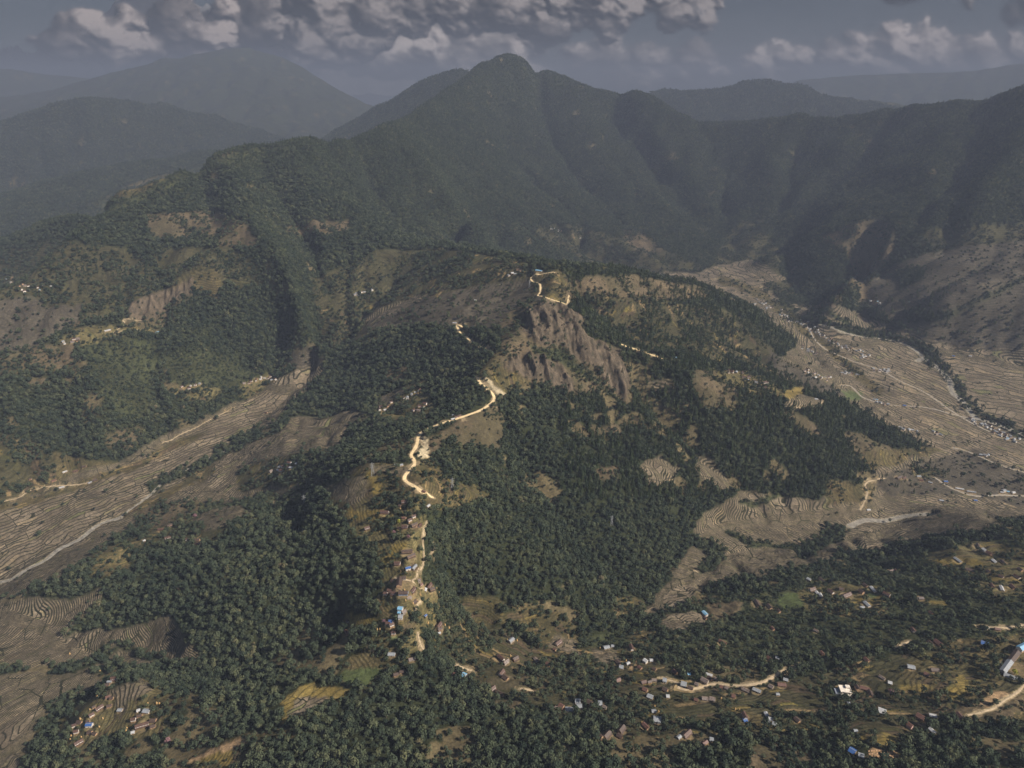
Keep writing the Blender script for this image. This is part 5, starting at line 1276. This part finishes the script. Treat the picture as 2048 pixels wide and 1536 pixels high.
tp = hit(823,920); e = link(bpy.data.objects.new('truck',None)); e.location = (tp[0],tp[1],float(hz(tp[0],tp[1]))+.45); e.rotation_euler = (0,0,rad(70)); DK = flat_mat('dark_paint',(.07,.06,.06),.2,1,.4)
part('cargo_bed',boxes_mesh('cargo_bed',[(-3.4,1.2,-1.2,1.2,.8,2.6)],DK),e); part('cab',boxes_mesh('cab',[(1.3,3.3,-1.15,1.15,.7,2.5)],DK),e)
for sx in (-2.3,2.3):
    for sy in (-1.1,1.1): part('wheel',boxes_mesh('wheel',[(sx-.45,sx+.45,sy-.15,sy+.15,0,.9)],GLASS),e)
tag(e,'small dark truck on the pale ridge road','truck')
YC = tree_meshes(90,'round',YLEAF,140); PC = tree_meshes(91,'round',PLEAF,120)
DKC = tree_meshes(92,'tall',LEAF,160)
for u,v,s,lab in [(977,1270,4.2,'leftmost dark tall tree of the row on the green clearing'),(993,1272,4.4,'second dark tall tree of the row on the green clearing'),(1006,1273,3.6,'smallest dark tree in the middle of the clearing row'),(1018,1275,4.4,'dark tall tree just behind the grey-blue roofed house'),(1030,1276,4.4,'rightmost dark tall tree of the clearing row')]:
    p = hit(u,v)
    if p: plant('tall_tree',3,*p,s,u,lab,'row of dark trees on the clearing',DKC)
for u,v,s,lab in [(798,1046,4.0,'bright yellow-green tree beside the upper ridge village houses'),(2028,1349,4.5,'bright yellow-green tree in the school yard')]:
    p = hit(u,v); plant('yellow_tree',0,*p,s,1,lab,None,YC)
for u,v,s,lab in [(391,1036,5.5,'dusty pink blossoming tree on the brown terraces'),(1781,1392,5.5,'dusty pink blossoming tree beside the concrete house farm'),(337,1486,4.6,'pink blossoming tree in the wood below the lower left village'),(817,1078,4.0,'small pink blossoming tree under the upper ridge village'),(788,1068,3.6,'faint pink tree left of the ridge lane'),(768,1246,3.5,'small pink tree left of the deep blue roof')]:
    p = hit(u,v)
    if p: plant('blossom_tree',0,*p,s,2,lab,None,PC)
# ------------------------------------------------------------------ haze, clouds, far snow peaks
def box_mesh(name, x0,x1,y0,y1,z0,z1, mat):
    V = [(x,y,z) for z in (z0,z1) for y in (y0,y1) for x in (x0,x1)]
    F = [(0,2,3,1),(4,5,7,6),(0,1,5,4),(2,6,7,3),(0,4,6,2),(1,3,7,5)]
    return mesh_np(name,V,F,mat)
hm, nt, o = node_mat('haze_air'); vp = N(nt,'ShaderNodeVolumePrincipled')
vp.inputs['Color'].default_value = (.235,.272,.36,1); vp.inputs['Density'].default_value = 0.92e-4; vp.inputs['Anisotropy'].default_value = 0.0
nt.links.new(vp.outputs[0],o.inputs['Volume'])
haze = link(bpy.data.objects.new('haze',box_mesh('haze',-25200,25200,-1500,25200,float(Hf.min())-1,max(2200.0,float(Hf.max())+20),hm)))
tag(haze,'pale blue air between the near hills and the far mountains','haze',kind='stuff')
# snow peaks far behind the clouds
def snow_peak(name, pts, dist, label):
    """pts: skyline (u, v); a rocky snow ridge with depth"""
    us = np.linspace(pts[0][0],pts[-1][0],150); vs = np.interp(us,[p[0] for p in pts],[p[1] for p in pts])
    rows = 60; V = []; sk = []
    for u,v in zip(us,vs):
        x,y,z = ray(u,v); h = math.hypot(x,y); sk.append((x/h,y/h,CZ+z/h*dist*1000))
    sk = np.array(sk); sk[:,2] += (fbm(us*9.0,us*0.0,60,5,655,True,.6))*260; z0 = 1500.0
    for k in range(rows):
        t = k/(rows-1)*2-1; d = dist*1000+t*5200
        zz = z0+(sk[:,2]-z0)*(1-abs(t))**1.15
        xx = sk[:,0]*d; yy = sk[:,1]*d
        zz = zz+fbm(xx+yy*.3,yy*.3,1500,5,611,True)*380*min(1,abs(t)*4+.12)*(1-abs(t)*.6)
        V.append(np.column_stack([xx,yy,zz]))
    V = np.array(V).reshape(-1,3); i = np.arange(rows*150).reshape(rows,150)
    F = np.stack([i[:-1,:-1],i[:-1,1:],i[1:,1:],i[1:,:-1]],-1).reshape(-1,4)
    m, nt, o = node_mat('snow_and_rock'); b = N(nt,'ShaderNodeBsdfDiffuse'); g = N(nt,'ShaderNodeNewGeometry'); sp = N(nt,'ShaderNodeSeparateXYZ')
    nt.links.new(g.outputs['Normal'],sp.inputs[0]); n = NOISE(nt,g.outputs['Position'],0.0012,6,.7)
    sz = N(nt,'ShaderNodeSeparateXYZ'); nt.links.new(g.outputs['Position'],sz.inputs[0])
    f = MATH(nt,'ADD',MATH(nt,'MULTIPLY',sp.outputs[2],MATH(nt,'DIVIDE',MATH(nt,'SUBTRACT',sz.outputs[2],3600.0),900.0,None,True)),MATH(nt,'MULTIPLY',MATH(nt,'SUBTRACT',n,.5),1.1))
    nt.links.new(RAMP(nt,f,[(.34,(.09,.09,.10)),(.44,(.62,.64,.68))]),b.inputs[0]); nt.links.new(b.outputs[0],o.inputs[0])
    return tag(link(bpy.data.objects.new(name,mesh_np(name,V,F,m,True))),label,'mountain',kind='structure')
snow_peak('snow_mountain',[(-150,150),(0,125),(120,85),(180,45),(205,28),(225,8),(250,-14),(300,-30),(350,-2),(400,12),(460,14),(560,-2),(640,-16),(700,0),(760,40),(900,110),(1050,150)],40.5,'snow covered peaks rising behind the clouds')
snow_peak('snow_mountain',[(-160,70),(-80,88),(-20,102),(20,97),(38,94),(60,112),(110,135)],40.5,'small snow peak at the edge of the clouds')
# cloud banks on the dome of the sky
RD = 36500.0
naz, nel = 1400, 300
az = np.radians(np.linspace(-52,52,naz))[None,:]; el = np.radians(np.linspace(-1.5,15.5,nel))[:,None]
dx = RD*np.sin(az)*np.cos(el); dy = RD*np.cos(az)*np.cos(el); dz = CZ+RD*np.sin(el)*np.ones_like(az)
cu_, cv_, cf_ = proj(dx,dy,dz)
wu = cu_+fbm(cu_,cv_*1.3,40,6,701,False,.62)*22; wv = cv_+fbm(cu_,cv_*1.3,40,6,733,False,.62)*19
def puffs(boxes, seed, squash=.8):
    rg = np.random.default_rng(seed); h = np.zeros(cu_.shape); big = []
    for (u0,u1,v0,v1,n,r0,r1) in boxes:
        for _ in range(n): big.append((u0+(u1-u0)*rg.random(),v0+(v1-v0)*rg.random(),r0+(r1-r0)*rg.random()**1.3))
    for lev,(sc_,cnt_) in enumerate(((1,1),(.45,5),(.22,9))):
        base = h.copy()
        for (cx,cy_,r) in big:
            for _ in range(cnt_):
                if lev: a = rg.uniform(0,6.28); q = r*rg.uniform(.3,1.0); x_ = cx+q*math.cos(a); y_ = cy_+q*squash*math.sin(a)
                else: x_, y_ = cx, cy_
                rr = r*sc_*rg.uniform(.75,1.2); m = (np.abs(wu-x_)<rr)&(np.abs(wv-y_)<rr)
                if not m.any(): continue
                d2 = ((wu[m]-x_)/rr)**2+((wv[m]-y_)/(rr*squash))**2
                hh = np.sqrt(np.clip(1-d2,0,1))*rr*(1 if lev==0 else .62)
                h[m] = np.maximum(h[m],hh if lev==0 else (base[m]*1.0+hh*np.clip(base[m]/8+.35,0,1))*(hh>0))
    return h
LU, LV, LF = 0.50, -0.52, 0.69       # towards the sun in the sky's own right / down / towards us
def nrm_(h, k):
    su = np.gradient(cu_,axis=1); sv = np.gradient(cv_,axis=0)
    gu = np.gradient(h,axis=1)/su*k; gv = np.gradient(h,axis=0)/sv*k
    n = np.sqrt(1+gu*gu+gv*gv); return np.clip((-gu*LU-gv*LV+LF)/n,0,1)
def shade(h, det=5.0, seed=801, soft_=1.0):  # sunlit and shaded sides of the puffs, painted into the cloud colour
    hd = blur(h+det*(h>0)*np.clip(h/14,0,1)*fbm(cu_,cv_*1.4,24,4,seed,False,.55),3); hb = blur(h,26)
    big = nrm_(hb,2.2*soft_); sm_all = nrm_(hd,.8*soft_)
    tone_ = np.clip(.5+fbm(cu_,cv_*1.5,120,3,seed+9)*1.5+.25*fbm(cu_,cv_,45,3,seed+11),0,1)
    sh = np.clip((big*.5+sm_all*.72)**1.8*(.25+.85*tone_)*(1+.55*fbm(cu_,cv_*1.4,14,4,seed+13,False,.6))*1.05,0,1)
    return sh, blur(h,2)*(.8+.9*fbm(cu_,cv_*1.3,22,5,seed+3,False,.6))
SKYC = np.array((.030,.032,.040)); out_c = np.ones(cu_.shape+(3,))*SKYC; out_a = np.full(cu_.shape,.86)
veil = np.clip(fbm(cu_*.5,cv_*1.6,110,5,751)+.35,0,1); 
out_c = out_c*(1-.35*veil[...,None])+np.array((.05,.052,.06))*.35*veil[...,None]
def over(h, sh, lo, hi, edge, amax=1.0):
    if edge<60:
        over(blur(h,60)*1.5,blur(sh,40)*.45,lo,hi,61,.75)
    global out_c, out_a
    a = np.clip(h/edge,0,1); a = a*a*(3-2*a)*amax
    c = np.array(lo)*(1-sh[...,None])+np.array(hi)*sh[...,None]
    out_c = out_c*(1-a[...,None])+c*a[...,None]; out_a = out_a+(1-out_a)*a
# far right band with puffy tops
s_, h_ = shade(puffs([(1380,1560,105,160,10,20,40),(1500,1740,95,150,14,20,44),(1700,1960,70,150,20,22,50),(1780,1930,52,85,6,16,28),(1940,2120,80,150,14,20,44),(1200,1400,120,170,8,16,36)],11),5,811,.8)
over(h_,s_,(.03,.03,.035),(.42,.36,.335),26,.75)
s_, h_ = shade(puffs([(560,1000,70,150,14,30,60),(960,1330,60,160,14,26,56),(700,780,95,122,4,20,36),(880,1000,95,125,4,22,36)],12),6,821,.6)
over(h_,s_,(.03,.03,.035),(.44,.38,.35),40,.8)
s_, h_ = shade(puffs([(430,760,0,110,18,34,66),(640,900,-30,70,16,30,62),(880,1180,-50,66,24,28,62),(1150,1420,-60,55,22,22,54),(1280,1440,-30,35,6,18,36)],13),7,831,1.0)
over(h_,s_,(.014,.015,.019),(.21,.183,.172),20)
s_, h_ = shade(puffs([(75,220,55,112,16,26,48),(120,200,30,60,6,20,34),(200,330,70,122,12,30,50),(235,310,40,80,3,22,34),(330,420,90,126,9,22,40),(60,110,75,100,3,16,28),(320,460,20,90,12,26,48)],14),7,841,1.0)
over(h_,s_,(.014,.015,.019),(.31,.262,.24),16)
s_, h_ = shade(puffs([(1930,2120,-40,40,10,22,50),(1700,1960,-60,-20,8,20,44)],15),6,851,.8)
over(h_,s_,(.015,.016,.02),(.12,.108,.104),26)
V = np.stack([dx,dy,dz],-1).reshape(-1,3); i = np.arange(naz*nel).reshape(nel,naz)
F = np.stack([i[:-1,:-1],i[1:,:-1],i[1:,1:],i[:-1,1:]],-1).reshape(-1,4)
sm_, nt, o = node_mat('sky_clouds'); em = N(nt,'ShaderNodeEmission'); tr = N(nt,'ShaderNodeBsdfTransparent'); mx = N(nt,'ShaderNodeMixShader')
nt.links.new(ATTR(nt,'ccol',0),em.inputs[0]); em.inputs[1].default_value = 1.0
nt.links.new(ATTR(nt,'calpha'),mx.inputs[0]); nt.links.new(tr.outputs[0],mx.inputs[1]); nt.links.new(em.outputs[0],mx.inputs[2]); nt.links.new(mx.outputs[0],o.inputs[0])
skm = mesh_np('sky',V,F,sm_,True); cc = np.ones((naz*nel,4)); cc[:,:3] = out_c.reshape(-1,3); put(skm,'ccol',cc,'FLOAT_COLOR'); put(skm,'calpha',out_a)
tag(link(bpy.data.objects.new('sky',skm)),'grey cloud banks across a dull blue sky','sky',kind='structure')
